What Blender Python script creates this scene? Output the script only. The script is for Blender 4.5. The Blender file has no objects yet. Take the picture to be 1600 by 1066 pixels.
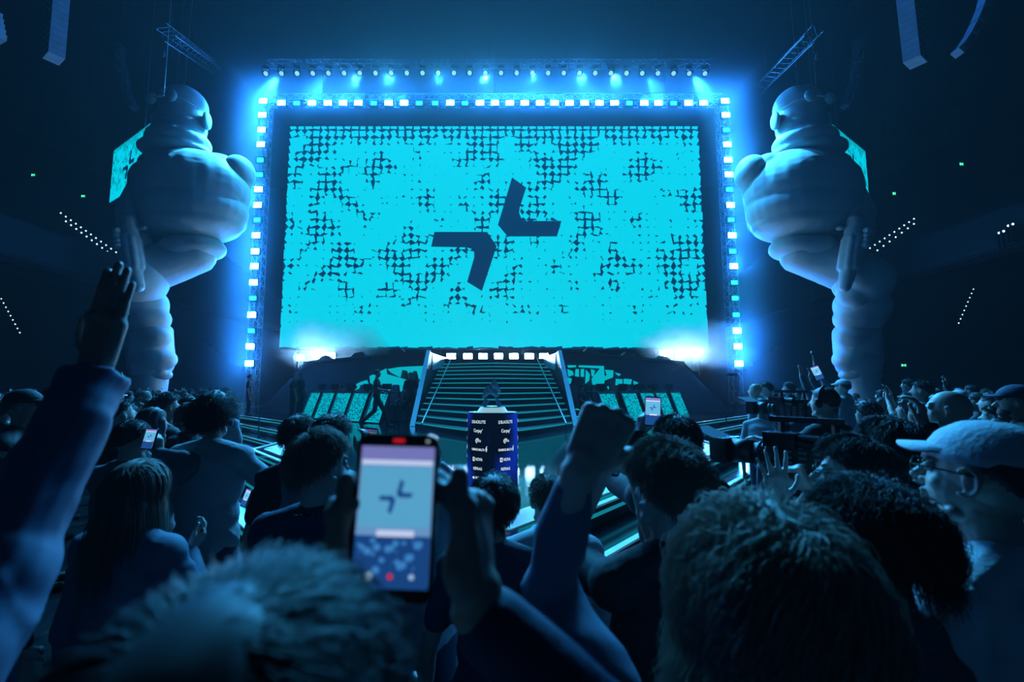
import bpy, math, random
import numpy as np
from mathutils import Vector, Matrix

# ------------------------------------------------------------------ camera, exposure, haze
SC = bpy.context.scene
COL = SC.collection
F = 711.1                      # focal length in pixels of the 1600x1066 frame (16 mm on 36 mm)
U0, V0 = 772.0, 533.0          # principal point
TH = math.radians(5.64)        # upward pitch
ZC = 1.95                      # eye height

cam = bpy.data.cameras.new('camera')
cam.lens = 16.0
cam.sensor_width = 36.0
cam.sensor_fit = 'HORIZONTAL'
cam.shift_x = 28.0 / 1600.0
cam.clip_start = 0.02
cam.clip_end = 300
cam.dof.use_dof = True
cam.dof.focus_distance = 7.0
cam.dof.aperture_fstop = 2.8
co = bpy.data.objects.new('camera', cam)
co.location = (0, 0, ZC)
co.rotation_euler = (math.pi / 2 + TH, 0, 0)
COL.objects.link(co)
SC.camera = co

SC.view_settings.view_transform = 'Standard'
SC.view_settings.look = 'None'
SC.view_settings.gamma = 1.0
SC.view_settings.use_curve_mapping = False
SC.view_settings.exposure = 0.0
SC.cycles.max_bounces = 3
SC.cycles.diffuse_bounces = 1
SC.cycles.glossy_bounces = 2
SC.cycles.transmission_bounces = 2
SC.cycles.volume_bounces = 0
SC.cycles.sample_clamp_indirect = 4.0
SC.cycles.use_light_tree = True
SC.cycles.volume_step_rate = 5.0
SC.cycles.volume_max_steps = 32

world = bpy.data.worlds.new('world')
SC.world = world
world.use_nodes = True
wn = world.node_tree.nodes
wn['Background'].inputs[0].default_value = (0.0, 0.04, 0.12, 1)
wn['Background'].inputs[1].default_value = 0.0
HAZE = 0.0009
vs = wn.new('ShaderNodeVolumeScatter')
vs.inputs['Color'].default_value = (0.9, 0.95, 1.0, 1)
vs.inputs['Density'].default_value = HAZE
vs.inputs['Anisotropy'].default_value = 0.5
world.node_tree.links.new(vs.outputs[0], wn['World Output'].inputs['Volume'])

STROBE = 620.0       # strength of the white lamps of the lit frame
STROBE_CYAN = 30.0
HAZE_D, HAZE_R, SMOKE_D = 0.16, 0.65, 1.2
LED = 0.95          # strength of the video walls


def W(u, v, Y):
    """The point of the vertical plane at depth Y that the photograph shows at (u, v)."""
    x = (u - U0) / F
    y = (V0 - v) / F
    d = (x, math.cos(TH) - y * math.sin(TH), math.sin(TH) + y * math.cos(TH))
    k = Y / d[1]
    return Vector((d[0] * k, Y, ZC + d[2] * k))


def G(u, v, z):
    """The point of the level z that the photograph shows at (u, v)."""
    x = (u - U0) / F
    y = (V0 - v) / F
    d = (x, math.cos(TH) - y * math.sin(TH), math.sin(TH) + y * math.cos(TH))
    k = (z - ZC) / d[2]
    return Vector((d[0] * k, d[1] * k, z))


def P(u, v, p0, n):
    """The point of the plane through p0 with normal n that the photograph shows at (u, v)."""
    x = (u - U0) / F
    y = (V0 - v) / F
    d = Vector((x, math.cos(TH) - y * math.sin(TH), math.sin(TH) + y * math.cos(TH)))
    c = Vector((0, 0, ZC))
    return c + d * ((p0 - c).dot(n) / d.dot(n))


# ------------------------------------------------------------------ materials
MATS = {}


def mat(name, col=(0.5, 0.5, 0.5), rough=0.6, metal=0.0, emit=None, es=0.0, bump=0.0, bscale=20.0, mix=None, mscale=4.0, sheen=0.0, stretch=None, spec=0.5):
    if name in MATS:
        return MATS[name]
    m = bpy.data.materials.new(name)
    m.use_nodes = True
    nt = m.node_tree
    b = nt.nodes['Principled BSDF']
    b.inputs['Base Color'].default_value = (*col, 1)
    b.inputs['Roughness'].default_value = rough
    b.inputs['Metallic'].default_value = metal
    b.inputs['Specular IOR Level'].default_value = spec
    if sheen:
        b.inputs['Sheen Weight'].default_value = sheen
    if emit:
        b.inputs['Emission Color'].default_value = (*emit, 1)
        b.inputs['Emission Strength'].default_value = es
    tc = nt.nodes.new('ShaderNodeTexCoord')
    vec = tc.outputs['Object']
    if stretch:
        mp = nt.nodes.new('ShaderNodeMapping')
        mp.inputs['Scale'].default_value = stretch
        nt.links.new(vec, mp.inputs[0])
        vec = mp.outputs[0]
    nz = nt.nodes.new('ShaderNodeTexNoise')
    nz.inputs['Scale'].default_value = mscale
    nz.inputs['Detail'].default_value = 3
    nt.links.new(vec, nz.inputs['Vector'])
    rp = nt.nodes.new('ShaderNodeValToRGB')
    c2 = mix if mix else tuple(c * 0.85 for c in col)
    rp.color_ramp.elements[0].position = 0.35
    rp.color_ramp.elements[1].position = 0.65
    rp.color_ramp.elements[0].color = (*c2, 1)
    rp.color_ramp.elements[1].color = (*col, 1)
    nt.links.new(nz.outputs[0], rp.inputs[0])
    nt.links.new(rp.outputs[0], b.inputs['Base Color'])
    if bump:
        n2 = nt.nodes.new('ShaderNodeTexNoise')
        n2.inputs['Scale'].default_value = bscale
        n2.inputs['Detail'].default_value = 2
        nt.links.new(vec, n2.inputs['Vector'])
        bp = nt.nodes.new('ShaderNodeBump')
        bp.inputs['Strength'].default_value = bump
        bp.inputs['Distance'].default_value = 0.02
        nt.links.new(n2.outputs[0], bp.inputs['Height'])
        nt.links.new(bp.outputs[0], b.inputs['Normal'])
    MATS[name] = m
    return m


def glow(name, col, s):
    if name in MATS:
        return MATS[name]
    m = bpy.data.materials.new(name)
    m.use_nodes = True
    nt = m.node_tree
    nt.nodes.clear()
    e = nt.nodes.new('ShaderNodeEmission')
    e.inputs[0].default_value = (*col, 1)
    e.inputs[1].default_value = s
    o = nt.nodes.new('ShaderNodeOutputMaterial')
    nt.links.new(e.outputs[0], o.inputs[0])
    MATS[name] = m
    return m


# ------------------------------------------------------------------ mesh helpers
def rot_to(d):
    """3x3 matrix whose z axis is d."""
    return np.array(Vector(d).normalized().to_track_quat('Z', 'Y').to_matrix())


_SPH = {}


def sph(nu, nv):
    if (nu, nv) not in _SPH:
        vs_ = [(0, 0, -1)]
        for j in range(1, nv):
            a = -math.pi / 2 + math.pi * j / nv
            for i in range(nu):
                t = 2 * math.pi * i / nu
                vs_.append((math.cos(a) * math.cos(t), math.cos(a) * math.sin(t), math.sin(a)))
        vs_.append((0, 0, 1))
        fs = []
        for i in range(nu):
            fs.append((0, 1 + (i + 1) % nu, 1 + i))
        for j in range(nv - 2):
            for i in range(nu):
                a = 1 + j * nu + i
                b = 1 + j * nu + (i + 1) % nu
                fs.append((a, b, b + nu, a + nu))
        l = 1 + (nv - 2) * nu
        for i in range(nu):
            fs.append((l + i, l + (i + 1) % nu, l + nu))
        _SPH[(nu, nv)] = (np.array(vs_), fs)
    return _SPH[(nu, nv)]


class MB:
    def __init__(s):
        s.v, s.f, s.n = [], [], 0

    def add(s, v, f):
        v = np.asarray(v, float).reshape(-1, 3)
        s.v.append(v)
        n = s.n
        s.f.extend([tuple(i + n for i in q) for q in f])
        s.n += len(v)
        return s

    def box(s, c, size, R=None):
        h = np.array(size) / 2.0
        v = np.array([(x, y, z) for x in (-1, 1) for y in (-1, 1) for z in (-1, 1)], float) * h
        if R is not None:
            v = v @ np.array(R).T
        v = v + np.array(c)
        return s.add(v, [(0, 1, 3, 2), (4, 6, 7, 5), (0, 4, 5, 1), (2, 3, 7, 6), (0, 2, 6, 4), (1, 5, 7, 3)])

    def bar(s, a, b, w, h=None):
        a, b = Vector(a), Vector(b)
        return s.box((a + b) / 2, (w, h or w, (b - a).length), rot_to(b - a))

    def cyl(s, a, b, r0, r1=None, n=12, cap=True):
        r1 = r0 if r1 is None else r1
        R = rot_to(Vector(b) - Vector(a))
        t = np.arange(n) * 2 * math.pi / n
        c = np.stack([np.cos(t), np.sin(t), t * 0], 1) @ R.T
        v = np.vstack([np.array(a) + c * r0, np.array(b) + c * r1])
        f = [(i, (i + 1) % n, n + (i + 1) % n, n + i) for i in range(n)]
        if cap:
            f += [tuple(range(n))[::-1], tuple(range(n, 2 * n))]
        return s.add(v, f)

    def ell(s, c, r, R=None, nu=16, nv=10):
        v, f = sph(nu, nv)
        v = v * np.array(r, float)
        if R is not None:
            v = v @ np.array(R).T
        return s.add(v + np.array(c), f)

    def cap(s, a, r0, b, r1, nu=12):
        """A tapered capsule."""
        R = rot_to(Vector(b) - Vector(a))
        v, f = sph(nu, 8)
        lo = v[:, 2] < -1e-6
        w = np.where(lo[:, None], v * r0, v * r1) @ R.T + np.where(lo[:, None], np.array(a, float), np.array(b, float))
        return s.add(w, f)

    def prism(s, poly, vec):
        n = len(poly)
        a = np.array([tuple(p) for p in poly], float)
        b = a + np.array(tuple(vec))
        f = [tuple(range(n)), tuple(range(n, 2 * n))[::-1]] + [(i, n + i, n + (i + 1) % n, (i + 1) % n) for i in range(n)]
        return s.add(np.vstack([a, b]), f)

    def tube(s, pts, r, n=6):
        pts = [Vector(p) for p in pts]
        rs = r if hasattr(r, '__len__') else [r] * len(pts)
        rings = []
        for i, p in enumerate(pts):
            d = (pts[min(i + 1, len(pts) - 1)] - pts[max(i - 1, 0)])
            R = rot_to(d)
            t = np.arange(n) * 2 * math.pi / n
            rings.append(np.array(p) + (np.stack([np.cos(t), np.sin(t), t * 0], 1) * rs[i]) @ R.T)
        f = []
        for k in range(len(pts) - 1):
            for i in range(n):
                f.append((k * n + i, k * n + (i + 1) % n, (k + 1) * n + (i + 1) % n, (k + 1) * n + i))
        f += [tuple(range(n))[::-1], tuple((len(pts) - 1) * n + i for i in range(n))]
        return s.add(np.vstack(rings), f)

    def arr(s):
        return np.vstack(s.v) if s.v else np.zeros((0, 3))

    def mesh(s, name, m=None, smooth=False, off=(0, 0, 0)):
        me = bpy.data.meshes.new(name)
        me.from_pydata((s.arr() - np.array(off)).tolist(), [], s.f)
        me.update()
        if m:
            me.materials.append(m)
        if smooth:
            me.polygons.foreach_set('use_smooth', [True] * len(me.polygons))
        return me

    def build(s, name, m=None, parent=None, smooth=False):
        off = world_loc(parent) if parent else (0, 0, 0)
        return link(name, s.mesh(name, m, smooth, off), parent)


def world_loc(o):
    p = Vector((0, 0, 0))
    while o is not None:
        p = p + o.location
        o = o.parent
    return tuple(p)


def link(name, me, parent=None):
    o = bpy.data.objects.new(name, me)
    COL.objects.link(o)
    if parent:
        o.parent = parent
    return o


def tag(o, label=None, cat=None, group=None, kind=None):
    if label:
        o['label'] = label
    if cat:
        o['category'] = cat
    if group:
        o['group'] = group
    if kind:
        o['kind'] = kind
    return o


def thing(name, label, cat, loc=(0, 0, 0), group=None):
    o = bpy.data.objects.new(name, None)
    COL.objects.link(o)
    o.location = loc
    o.empty_display_size = 0.2
    return tag(o, label, cat, group)


def struct(name, mb, m, smooth=False):
    return tag(mb.build(name, m, None, smooth), kind='structure')


def copy_tree(o, parent=None):
    c = o.copy()
    COL.objects.link(c)
    c.parent = parent
    for ch in list(o.children):
        copy_tree(ch, c)
    return c


def remesh(mb, voxel, smooth=2, disp=None, grid=None):
    """One continuous surface around the overlapping pieces of mb; returns (verts, faces)."""
    me = mb.mesh('tmp')
    o = bpy.data.objects.new('tmp', me)
    COL.objects.link(o)
    r = o.modifiers.new('r', 'REMESH')
    r.mode = 'VOXEL'
    r.voxel_size = voxel
    if smooth:
        q = o.modifiers.new('s', 'SMOOTH')
        q.iterations = smooth
        q.factor = 0.5
    dg = bpy.context.evaluated_depsgraph_get()
    dg.update()
    out = bpy.data.meshes.new_from_object(o.evaluated_get(dg))
    bpy.data.objects.remove(o)
    bpy.data.meshes.remove(me)
    if disp is not None:
        n = len(out.vertices)
        v = np.empty(n * 3)
        out.vertices.foreach_get('co', v)
        nn = np.empty(n * 3)
        out.vertices.foreach_get('normal', nn)
        v = v.reshape(-1, 3)
        nn = nn.reshape(-1, 3)
        v = v + nn * disp(v)[:, None]
        out.vertices.foreach_set('co', v.ravel())
    out.polygons.foreach_set('use_smooth', [True] * len(out.polygons))
    return out


def finish(name, me, m, parent):
    off = np.array(world_loc(parent)) if parent else np.zeros(3)
    n = len(me.vertices)
    v = np.empty(n * 3)
    me.vertices.foreach_get('co', v)
    v = v.reshape(-1, 3) - off
    me.vertices.foreach_set('co', v.ravel())
    me.update()
    me.materials.clear()
    me.materials.append(m)
    me.name = name
    return link(name, me, parent)


def wob(v, sc, seed=0.0, oct_=3):
    """A smooth vectorised noise in about -1..1."""
    out = 0
    a, q = 1.0, np.asarray(v, float) * sc + seed
    for k in range(oct_):
        w = q + 0.9 * np.sin(q[:, [1, 2, 0]] * 1.31 + 1.7 * k + seed)
        out = out + a * np.sin(w[:, 0] * 1.13 + 1.9 * np.sin(w[:, 1] * 0.71 + seed)) * np.sin(w[:, 1] * 0.97 + 1.3 + np.sin(w[:, 2])) * np.cos(w[:, 2] * 1.07 + 0.5)
        a *= 0.55
        q = q * 2.07 + 3.1
    return out


# ------------------------------------------------------------------ text as mesh
def text_mesh(txt, size, bold=0.0):
    cu = bpy.data.curves.new('t', 'FONT')
    cu.body = txt
    cu.size = size
    cu.align_x = 'CENTER'
    cu.align_y = 'CENTER'
    cu.offset = bold
    cu.resolution_u = 3
    o = bpy.data.objects.new('t', cu)
    COL.objects.link(o)
    dg = bpy.context.evaluated_depsgraph_get()
    dg.update()
    me = bpy.data.meshes.new_from_object(o.evaluated_get(dg))
    v = np.array([tuple(q.co) for q in me.vertices]).reshape(-1, 3)
    f = [tuple(p.vertices) for p in me.polygons]
    bpy.data.objects.remove(o)
    bpy.data.curves.remove(cu)
    bpy.data.meshes.remove(me)
    return v, f
# ------------------------------------------------------------------ materials of the place
BLACK = mat('matt_black', (0.012, 0.014, 0.018), 0.7)
STEEL = mat('truss_steel', (0.35, 0.37, 0.4), 0.4, 0.8)
DARKSTEEL = mat('dark_steel', (0.05, 0.055, 0.06), 0.45, 0.5)
WALLM = mat('arena_wall', (0.014, 0.016, 0.022), 0.9, bump=0.2, bscale=3)
FLOORM = mat('arena_floor', (0.03, 0.032, 0.036), 0.3, bump=0.03, bscale=40, mix=(0.02, 0.022, 0.026))
STAGEM = mat('stage_floor', (0.012, 0.014, 0.02), 0.1, bump=0.01, bscale=8)
STEPM = mat('stage_step', (0.008, 0.010, 0.013), 0.45)
TEAL = glow('teal_strip', (0.01, 0.50, 0.68), 0.42)
WHITESTRIP = mat('white_edge', (0.75, 0.8, 0.85), 0.35, emit=(0.25, 0.75, 0.9), es=0.10)
CYAN = glow('led_cyan', (0.0, 0.66, 0.84), LED)
DARKLED = glow('led_navy', (0.0, 0.026, 0.095), 0.9)
LAMPW = glow('lamp_white', (0.022, 0.24, 1.0), STROBE)
LAMPC = glow('lamp_cyan', (0.002, 0.55, 0.95), STROBE_CYAN)
GREENEX = glow('exit_green', (0.02, 0.8, 0.35), 1.2)
DOT = glow('step_lamp', (0.45, 0.8, 1.0), 2.2)

# ------------------------------------------------------------------ the hall
mb = MB().box((0, 24, -0.1), (90, 72, 0.2))
struct('floor', mb, FLOORM)
struct('ceiling', MB().box((0, 24, 29.1), (90, 72, 0.2)), WALLM)
struct('wall_back', MB().box((0, 60.1, 14.5), (90, 0.2, 29)), WALLM)
struct('wall_front', MB().box((0, -12.1, 14.5), (90, 0.2, 29)), WALLM)
struct('wall_left', MB().box((-45.1, 24, 14.5), (0.2, 72, 29)), WALLM)
struct('wall_right', MB().box((45.1, 24, 14.5), (0.2, 72, 29)), WALLM)

# raked seating banks at both sides
SEATM = mat('seat_bank', (0.008, 0.010, 0.014), 0.95)
for sgn, nm in ((-1, 'trim_left'), (1, 'trim_right')):
    mb = MB()
    for k in range(16):
        x0 = 30 + k * 0.9
        z = 2.6 + k * 0.62
        mb.box((sgn * (x0 + (44.9 - x0) / 2), 26, z / 2 if k == 0 else z - 0.31), (44.9 - x0, 66, z if k == 0 else 0.62))
    mb.box((sgn * 30, 26, 3.0), (0.1, 66, 0.9))
    struct(nm, mb, SEATM)


# upper tiers of seats over the banks
for sgn, nm in ((-1, 'trim_upper_left'), (1, 'trim_upper_right')):
    mb = MB()
    for k in range(26):
        x0 = 21.6 + k * .9
        mb.box((sgn * (x0 + .55), 26, 8.7 + k * .675 - .5), (1.1, 66, 1.0))
    mb.box((sgn * 21.55, 26, 8.6), (0.1, 66, 1.6))
    struct(nm, mb, SEATM)


def aisle(label, dots, upper=True):
    pts = []
    for u, v in dots:
        q = W(u, v, 1.0)
        a_, b_ = abs(q.x), q.z - ZC
        Yd = (ZC - 9 + .75 * 22 - .1) / (.75 * a_ - b_) if upper else (ZC - 2.6 + .689 * 30 - .3) / (.689 * a_ - b_)
        pts.append(W(u, v, Yd))
    t = thing('aisle_stair_lighting', label, 'stair lights', pts[0], 'lit aisles in the raked seating')
    mb = MB()
    for p in pts:
        MB().ell(p, (0.05, 0.03, 0.05), nu=8, nv=5).build('step_light', DOT, t)
        mb.box(p + Vector((0, .06, -.35)), (.12, .08, .7))
    a, b = pts[0], pts[-1]
    mb.bar(a + Vector((0, .12, -.14)), b + Vector((0, .12, -.14)), 0.12)
    mb.build('stair_nosing', SEATM, t)


def dotrow(u0, v0, u1, v1, n, dv=0):
    return [(u0 + (u1 - u0) * i / (n - 1), v0 + (v1 - v0) * i / (n - 1) + (dv if i % 2 else 0)) for i in range(n)]


aisle('upper row of tiny step lights descending toward the raised hand', dotrow(95, 333, 205, 411, 15))
aisle('lower row of tiny step lights descending toward the raised hand', dotrow(103, 346, 200, 417, 13))
aisle('short row of step lights at the low edge behind the man in the dark cap', dotrow(2, 467, 31, 520, 9), False)
aisle('upper row of step lights rising behind the figure with its gun beside the bald head', dotrow(1344, 398, 1428, 342, 12))
aisle('lower row of step lights rising behind the outer arm of an inflatable', dotrow(1352, 405, 1428, 350, 9))
aisle('short row of step lights high above the white cap', dotrow(1561, 364, 1597, 336, 6, 3))
aisle('steep faint row of step lights above the standing onlookers', dotrow(1498, 505, 1521, 452, 9), False)


def exit_sign(label, u, v, w, h, Y):
    c = W(u, v, Y)
    k = Y / F
    t = thing('exit_sign', label, 'exit sign', c)
    for q in (-1, 1):
        MB().cyl(c + Vector((q * w * k * .4, 0, 0)), (c.x + q * w * k * .4, c.y, 28.98), .008, n=4).build('hanger_rod', BLACK, t)
    MB().box(c, (w * k * 1.15, 0.08, h * k * 1.25)).build('housing', BLACK, t)
    f = MB()
    f.box(c + Vector((-w * k * .3, -0.05, 0)), (w * k * .35, 0.02, h * k * .9))
    f.box(c + Vector((w * k * .3, -0.05, 0)), (w * k * .35, 0.02, h * k * .9))
    f.build('lit_panel', GREENEX, t)
    m2 = MB()
    m2.box(c + Vector((w * k * .02, -0.062, 0)), (w * k * .3, 0.01, h * k * .25))
    m2.box(c + Vector((-w * k * .28, -0.062, 0)), (w * k * .08, 0.01, h * k * .7))
    m2.build('running_figure', mat('sign_white', (.8, .9, .85), emit=(.5, 1, .8), es=1.0), t)


exit_sign('green exit sign above the crowd beside the inflatable boot with the thin leg', 264, 583, 8, 4, 27.9)
exit_sign('green exit sign above the person in the pale striped shirt', 1411, 571, 8, 4, 27.5)
exit_sign('green exit sign behind the glowing tablet held up', 1275, 575, 7, 3, 27.5)
exit_sign('small green sign high on the dark seats, nearest the frame edge', 53, 274, 6, 4, 27.5)
exit_sign('small green sign high on the dark seats, just above the dotted step lights', 131, 307, 6, 4, 27.5)
exit_sign('small green sign in the dark above the cap wearer', 1501, 257, 6, 5, 27.5)
exit_sign('small green sign beside the side screen cut by a shoulder', 1396, 303, 5, 5, 27.5)

# ------------------------------------------------------------------ the video wall
YS = 24.0
SX0, SX1, SZ0, SZ1 = -11.35, 11.35, 3.88, 16.3


def squares(mb, o, ux, uz, nrm, w, h, nx, nz, seed, grow=1.0, keep=None, base=0.80, big=0.62):
    """Turned bright tiles in loose rows; tight and small at the top, merging lower down."""
    rnd = random.Random(seed)
    cw, ch = w / nx, h / nz
    ph = [rnd.uniform(0, 6.28) for _ in range(8)]
    for j in range(nz + 1):
        for i in range(nx + 1):
            if j == 0 and rnd.random() < 0.0:
                continue
            x, z = (i + 0.5) * cw, h - (j + 0.0) * ch
            if x > w - cw * .3 or z < ch * .2:
                continue
            t = j / nz
            nzv = math.sin(i * .55 + ph[0] + 1.6 * math.sin(j * .43 + ph[1])) * math.sin(j * .61 + ph[2] + 1.3 * math.sin(i * .37 + ph[3])) + .7 * math.sin(i * 1.3 + ph[4]) * math.sin(j * 1.1 + ph[5])
            s = rnd.uniform(.70, .84) if (j < 3 - (i % 3 == 1) or nzv + rnd.uniform(-.45, .45) < -.12 - max(0, t - .72) * 4) and t < .86 else rnd.uniform(1.0, 1.4)
            s = max(s, 1.45) if t > .9 else s
            a = rnd.uniform(-.75, .75) * (1 if s < 1.4 else .2)
            if j == 0:
                a *= 0.3
            c = Vector(o) + Vector(ux) * x + Vector(uz) * z + Vector(nrm) * rnd.uniform(0, .01)
            if keep and not keep(x / w, z / h):
                continue
            ca, sa = math.cos(a), math.sin(a)
            asp = rnd.uniform(.86, 1.14)
            pts = []
            for (px, pz) in ((-1, -1), (1, -1), (1, 1), (-1, 1)):
                qx, qz = px * s * cw / 2 * asp, pz * s * ch / 2 / asp
                rx, rz = qx * ca - qz * sa, qx * sa + qz * ca
                X = min(max(x + rx, 0), w)
                Z = min(max(z + rz, 0), h)
                pts.append(Vector(o) + Vector(ux) * X + Vector(uz) * Z + (c - Vector(o) - Vector(ux) * x - Vector(uz) * z))
            mb.add([tuple(p) for p in pts], [(0, 1, 2, 3)])


LOGO_A = [(709, 278 + 0), (0, 0)]
# the two bent arrows, in the photograph's pixels
ARROW1 = [(800, 278), (822, 294), (812, 325), (811, 333), (814, 341), (822, 346), (877, 346), (870, 370), (793, 370), (778, 352)]
ARROW2 = [(679, 363), (761, 363), (776, 385), (753, 455), (730, 441), (741, 403), (741, 395), (736, 389), (728, 387), (674, 386)]


def norm_logo():
    a = [(W(u, v, YS).x, W(u, v, YS).z) for u, v in ARROW1]
    b = [(W(u, v, YS).x, W(u, v, YS).z) for u, v in ARROW2]
    f = lambda q: [((x - SX0) / (SX1 - SX0), (z - SZ0) / (SZ1 - SZ0)) for x, z in q]
    return f(a), f(b)


LOGO = norm_logo()


def video_wall(t, o, ux, uz, w, h, nx, nz, seed, logo=True, thick=0.25, grow=1.0, off=0.02):
    o, ux, uz = Vector(o), Vector(ux).normalized(), Vector(uz).normalized()
    n = uz.cross(ux).normalized() * -1
    n = ux.cross(uz).normalized()          # toward the viewer when ux is to the right
    b = MB().prism([o, o + ux * w, o + ux * w + uz * h, o + uz * h], -n * thick)
    b.build('cabinet', BLACK, t)
    f = MB().add([tuple(p + n * off * .5) for p in (o, o + ux * w, o + ux * w + uz * h, o + uz * h)], [(0, 1, 2, 3)])
    f.build('display_face', DARKLED, t)
    q = MB()
    squares(q, o + n * off, ux, uz, n, w, h, nx, nz, seed, grow)
    q.build('tile_pattern', CYAN, t)
    if logo:
        l = MB()
        for poly in LOGO:
            l.prism([o + ux * (x * w) + uz * (z * h) + n * (off + .03) for x, z in poly], n * .003)
        l.build('arrow_logo', DARKLED, t)


t = thing('video_wall', 'huge cyan video wall with two bent dark arrows above the stage', 'screen', (0, YS, SZ0))
video_wall(t, (SX0, YS, SZ0), (1, 0, 0), (0, 0, 1), SX1 - SX0, SZ1 - SZ0, 53, 29, 5, thick=0.4)
mbx = MB()
for x in np.linspace(-11, 11, 12):
    mbx.bar((x, YS + 1.2, 0.0), (x, YS + 1.2, 16.2), 0.08)
    mbx.bar((x, YS + .4, 15.5), (x, YS + 1.2, 15.5), .06)
mbx.build('support_frame', DARKSTEEL, t)

# side screens hung high over the seats
for sgn, lab, sd in ((-1, 'cyan side screen showing the whole arrow logo beside the inflatable figure', 3),
                     (1, 'cyan side screen partly hidden behind the inflatable shoulder', 4)):
    if sgn < 0:
        a, b, zt = W(171.6, 318, 23.6), W(228.6, 285, 21.0), W(180, 236, 23.6).z
    else:
        a, b, zt = W(1306, 286, 21.0), W(1358, 318, 23.6), W(1350, 237, 23.6).z
    a = Vector((a.x, a.y, b.z if sgn > 0 else a.z))
    hh = zt - a.z
    ux = Vector((b.x - a.x, b.y - a.y, 0))
    t = thing('side_screen', lab, 'screen', a)
    video_wall(t, a, ux, (0, 0, 1), ux.length, hh, 40, 26, sd, thick=.2)
    mh = MB()
    for q in (.15, .85):
        pt = a + ux * q + Vector((0, 0, hh))
        mh.cyl(pt, (pt.x, pt.y, 28.9), .012, n=5)
    mh.build('hanging_cable', DARKSTEEL, t)


# ------------------------------------------------------------------ trusses
def truss(name, label, a, b, s=0.4, r=0.028, bays=None, side=None, m=None, cat='truss', group=None):
    a, b = Vector(a), Vector(b)
    d = (b - a).normalized()
    sd = Vector(side or (0, 1, 0))
    sd = (sd - d * sd.dot(d)).normalized()
    up = d.cross(sd).normalized()
    n = bays or max(2, int((b - a).length / (s * 1.1)))
    t = thing(name, label, cat, a, group)
    ch = MB()
    cs = [sd * (s / 2 * i) + up * (s / 2 * j) for i, j in ((-1, -1), (1, -1), (1, 1), (-1, 1))]
    for c in cs:
        ch.cyl(a + c, b + c, r, n=6)
    ch.build('chord', m or STEEL, t)
    w = MB()
    for k in range(n):
        p = a + (b - a) * (k / n)
        q = a + (b - a) * ((k + 1) / n)
        for i in range(4):
            c0, c1 = cs[i], cs[(i + 1) % 4]
            w.cyl(p + c0, q + c1, r * .6, n=4, cap=False)
            w.cyl(p + c0, p + c1, r * .6, n=4, cap=False)
    w.build('lattice', m or STEEL, t)
    if abs(d.z) < .9:
        for q in (.12, .5, .88):
            p = a + (b - a) * q
            MB().cyl(p, (p.x, p.y, 28.98), .012, n=4).build('hanging_cable', DARKSTEEL, t)
    return t


XL, XR, ZT = -12.9, 12.9, 17.73
truss('lighting_truss', 'vertical truss holding the lamp column nearer the raised hand', (XL, 24.4, 0), (XL, 24.4, 18.1), .5)
truss('lighting_truss', 'vertical truss holding the lamp column next to the steadicam operator', (XR, 24.4, 0), (XR, 24.4, 18.1), .5)
truss('lighting_truss', 'long horizontal truss holding the lamp row above the video wall', (XL, 24.45, ZT + .4), (XR, 24.45, ZT + .4), .5)
RT = W(760, 100, 22)
truss('lighting_truss', 'high thin truss carrying the small moving heads', (W(420, 100, 22).x, 22, RT.z), (W(1110, 100, 22).x, 22, RT.z), .3, .014, m=DARKSTEEL)
truss('rigging_truss', 'slanting thin truss above the inflatable whose boot is beside the raised hand', W(258, 50, 18), W(335, 105, 24), .5, .022, m=DARKSTEEL)
truss('rigging_truss', 'slanting thin truss above the inflatable beside the steadicam operator', W(1272, 52, 18), W(1190, 135, 24), .5, .022, m=DARKSTEEL)

# ------------------------------------------------------------------ lit frame of lamps
LAMPS = glow('lamp_plain_white', (.30, .60, 1.0), 380)


def make_strobe(kind):
    t = thing('strobe_light', 'x', 'stage light')
    MB().box((0, .14, 0), (.50, .2, .36)).box((0, .27, 0), (.18, .1, .18)).build('housing', BLACK, t)
    r = MB()
    for c, s in (((0, 0, .165), (.5, .1, .03)), ((0, 0, -.165), (.5, .1, .03)), ((.235, 0, 0), (.03, .1, .3)), ((-.235, 0, 0), (.03, .1, .3))):
        r.box(c, s)
    r.build('bezel', BLACK, t)
    f = MB().box((0, .0, 0), (.42 if kind else .30, .04, .28 if kind else .18))
    f.build('lamp_face', LAMPC if not kind else (LAMPW if kind == 1 else LAMPS), t)
    return t


PROTO = {1: make_strobe(1), 0: make_strobe(0), 2: make_strobe(2)}
USED = set()
TOPX = [440, 463.5, 487.5, 512.5, 536.5, 560, 584, 607.5, 631.5, 655, 680, 703.5, 726.5, 750, 773.5, 796.5, 820, 844, 866.5, 890, 913.5, 936.5, 960, 983.5, 1006.5, 1028.5, 1052.5, 1075.5, 1099]
TOPC = {1, 6, 9, 10, 12, 23, 26}
COLV = [158, 180, 203, 226, 250, 273, 296, 320.5, 343.5, 368, 393, 416, 441.5, 466, 492, 517, 541.5, 568]
ordinal = ['first', 'second', 'third', 'fourth', 'fifth', 'sixth', 'seventh', 'eighth', 'ninth', 'tenth', 'eleventh', 'twelfth', 'thirteenth', 'fourteenth', 'fifteenth', 'sixteenth', 'seventeenth', 'eighteenth', 'nineteenth', 'twentieth', 'twenty-first', 'twenty-second', 'twenty-third', 'twenty-fourth', 'twenty-fifth', 'twenty-sixth', 'twenty-seventh', 'twenty-eighth', 'twenty-ninth']


def strobe(kind, p, label, group):
    if kind not in USED:
        o = PROTO[kind]
        USED.add(kind)
    else:
        o = copy_tree(PROTO[kind])
    o.location = p
    tag(o, label, 'stage light', group)
    return o


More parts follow.
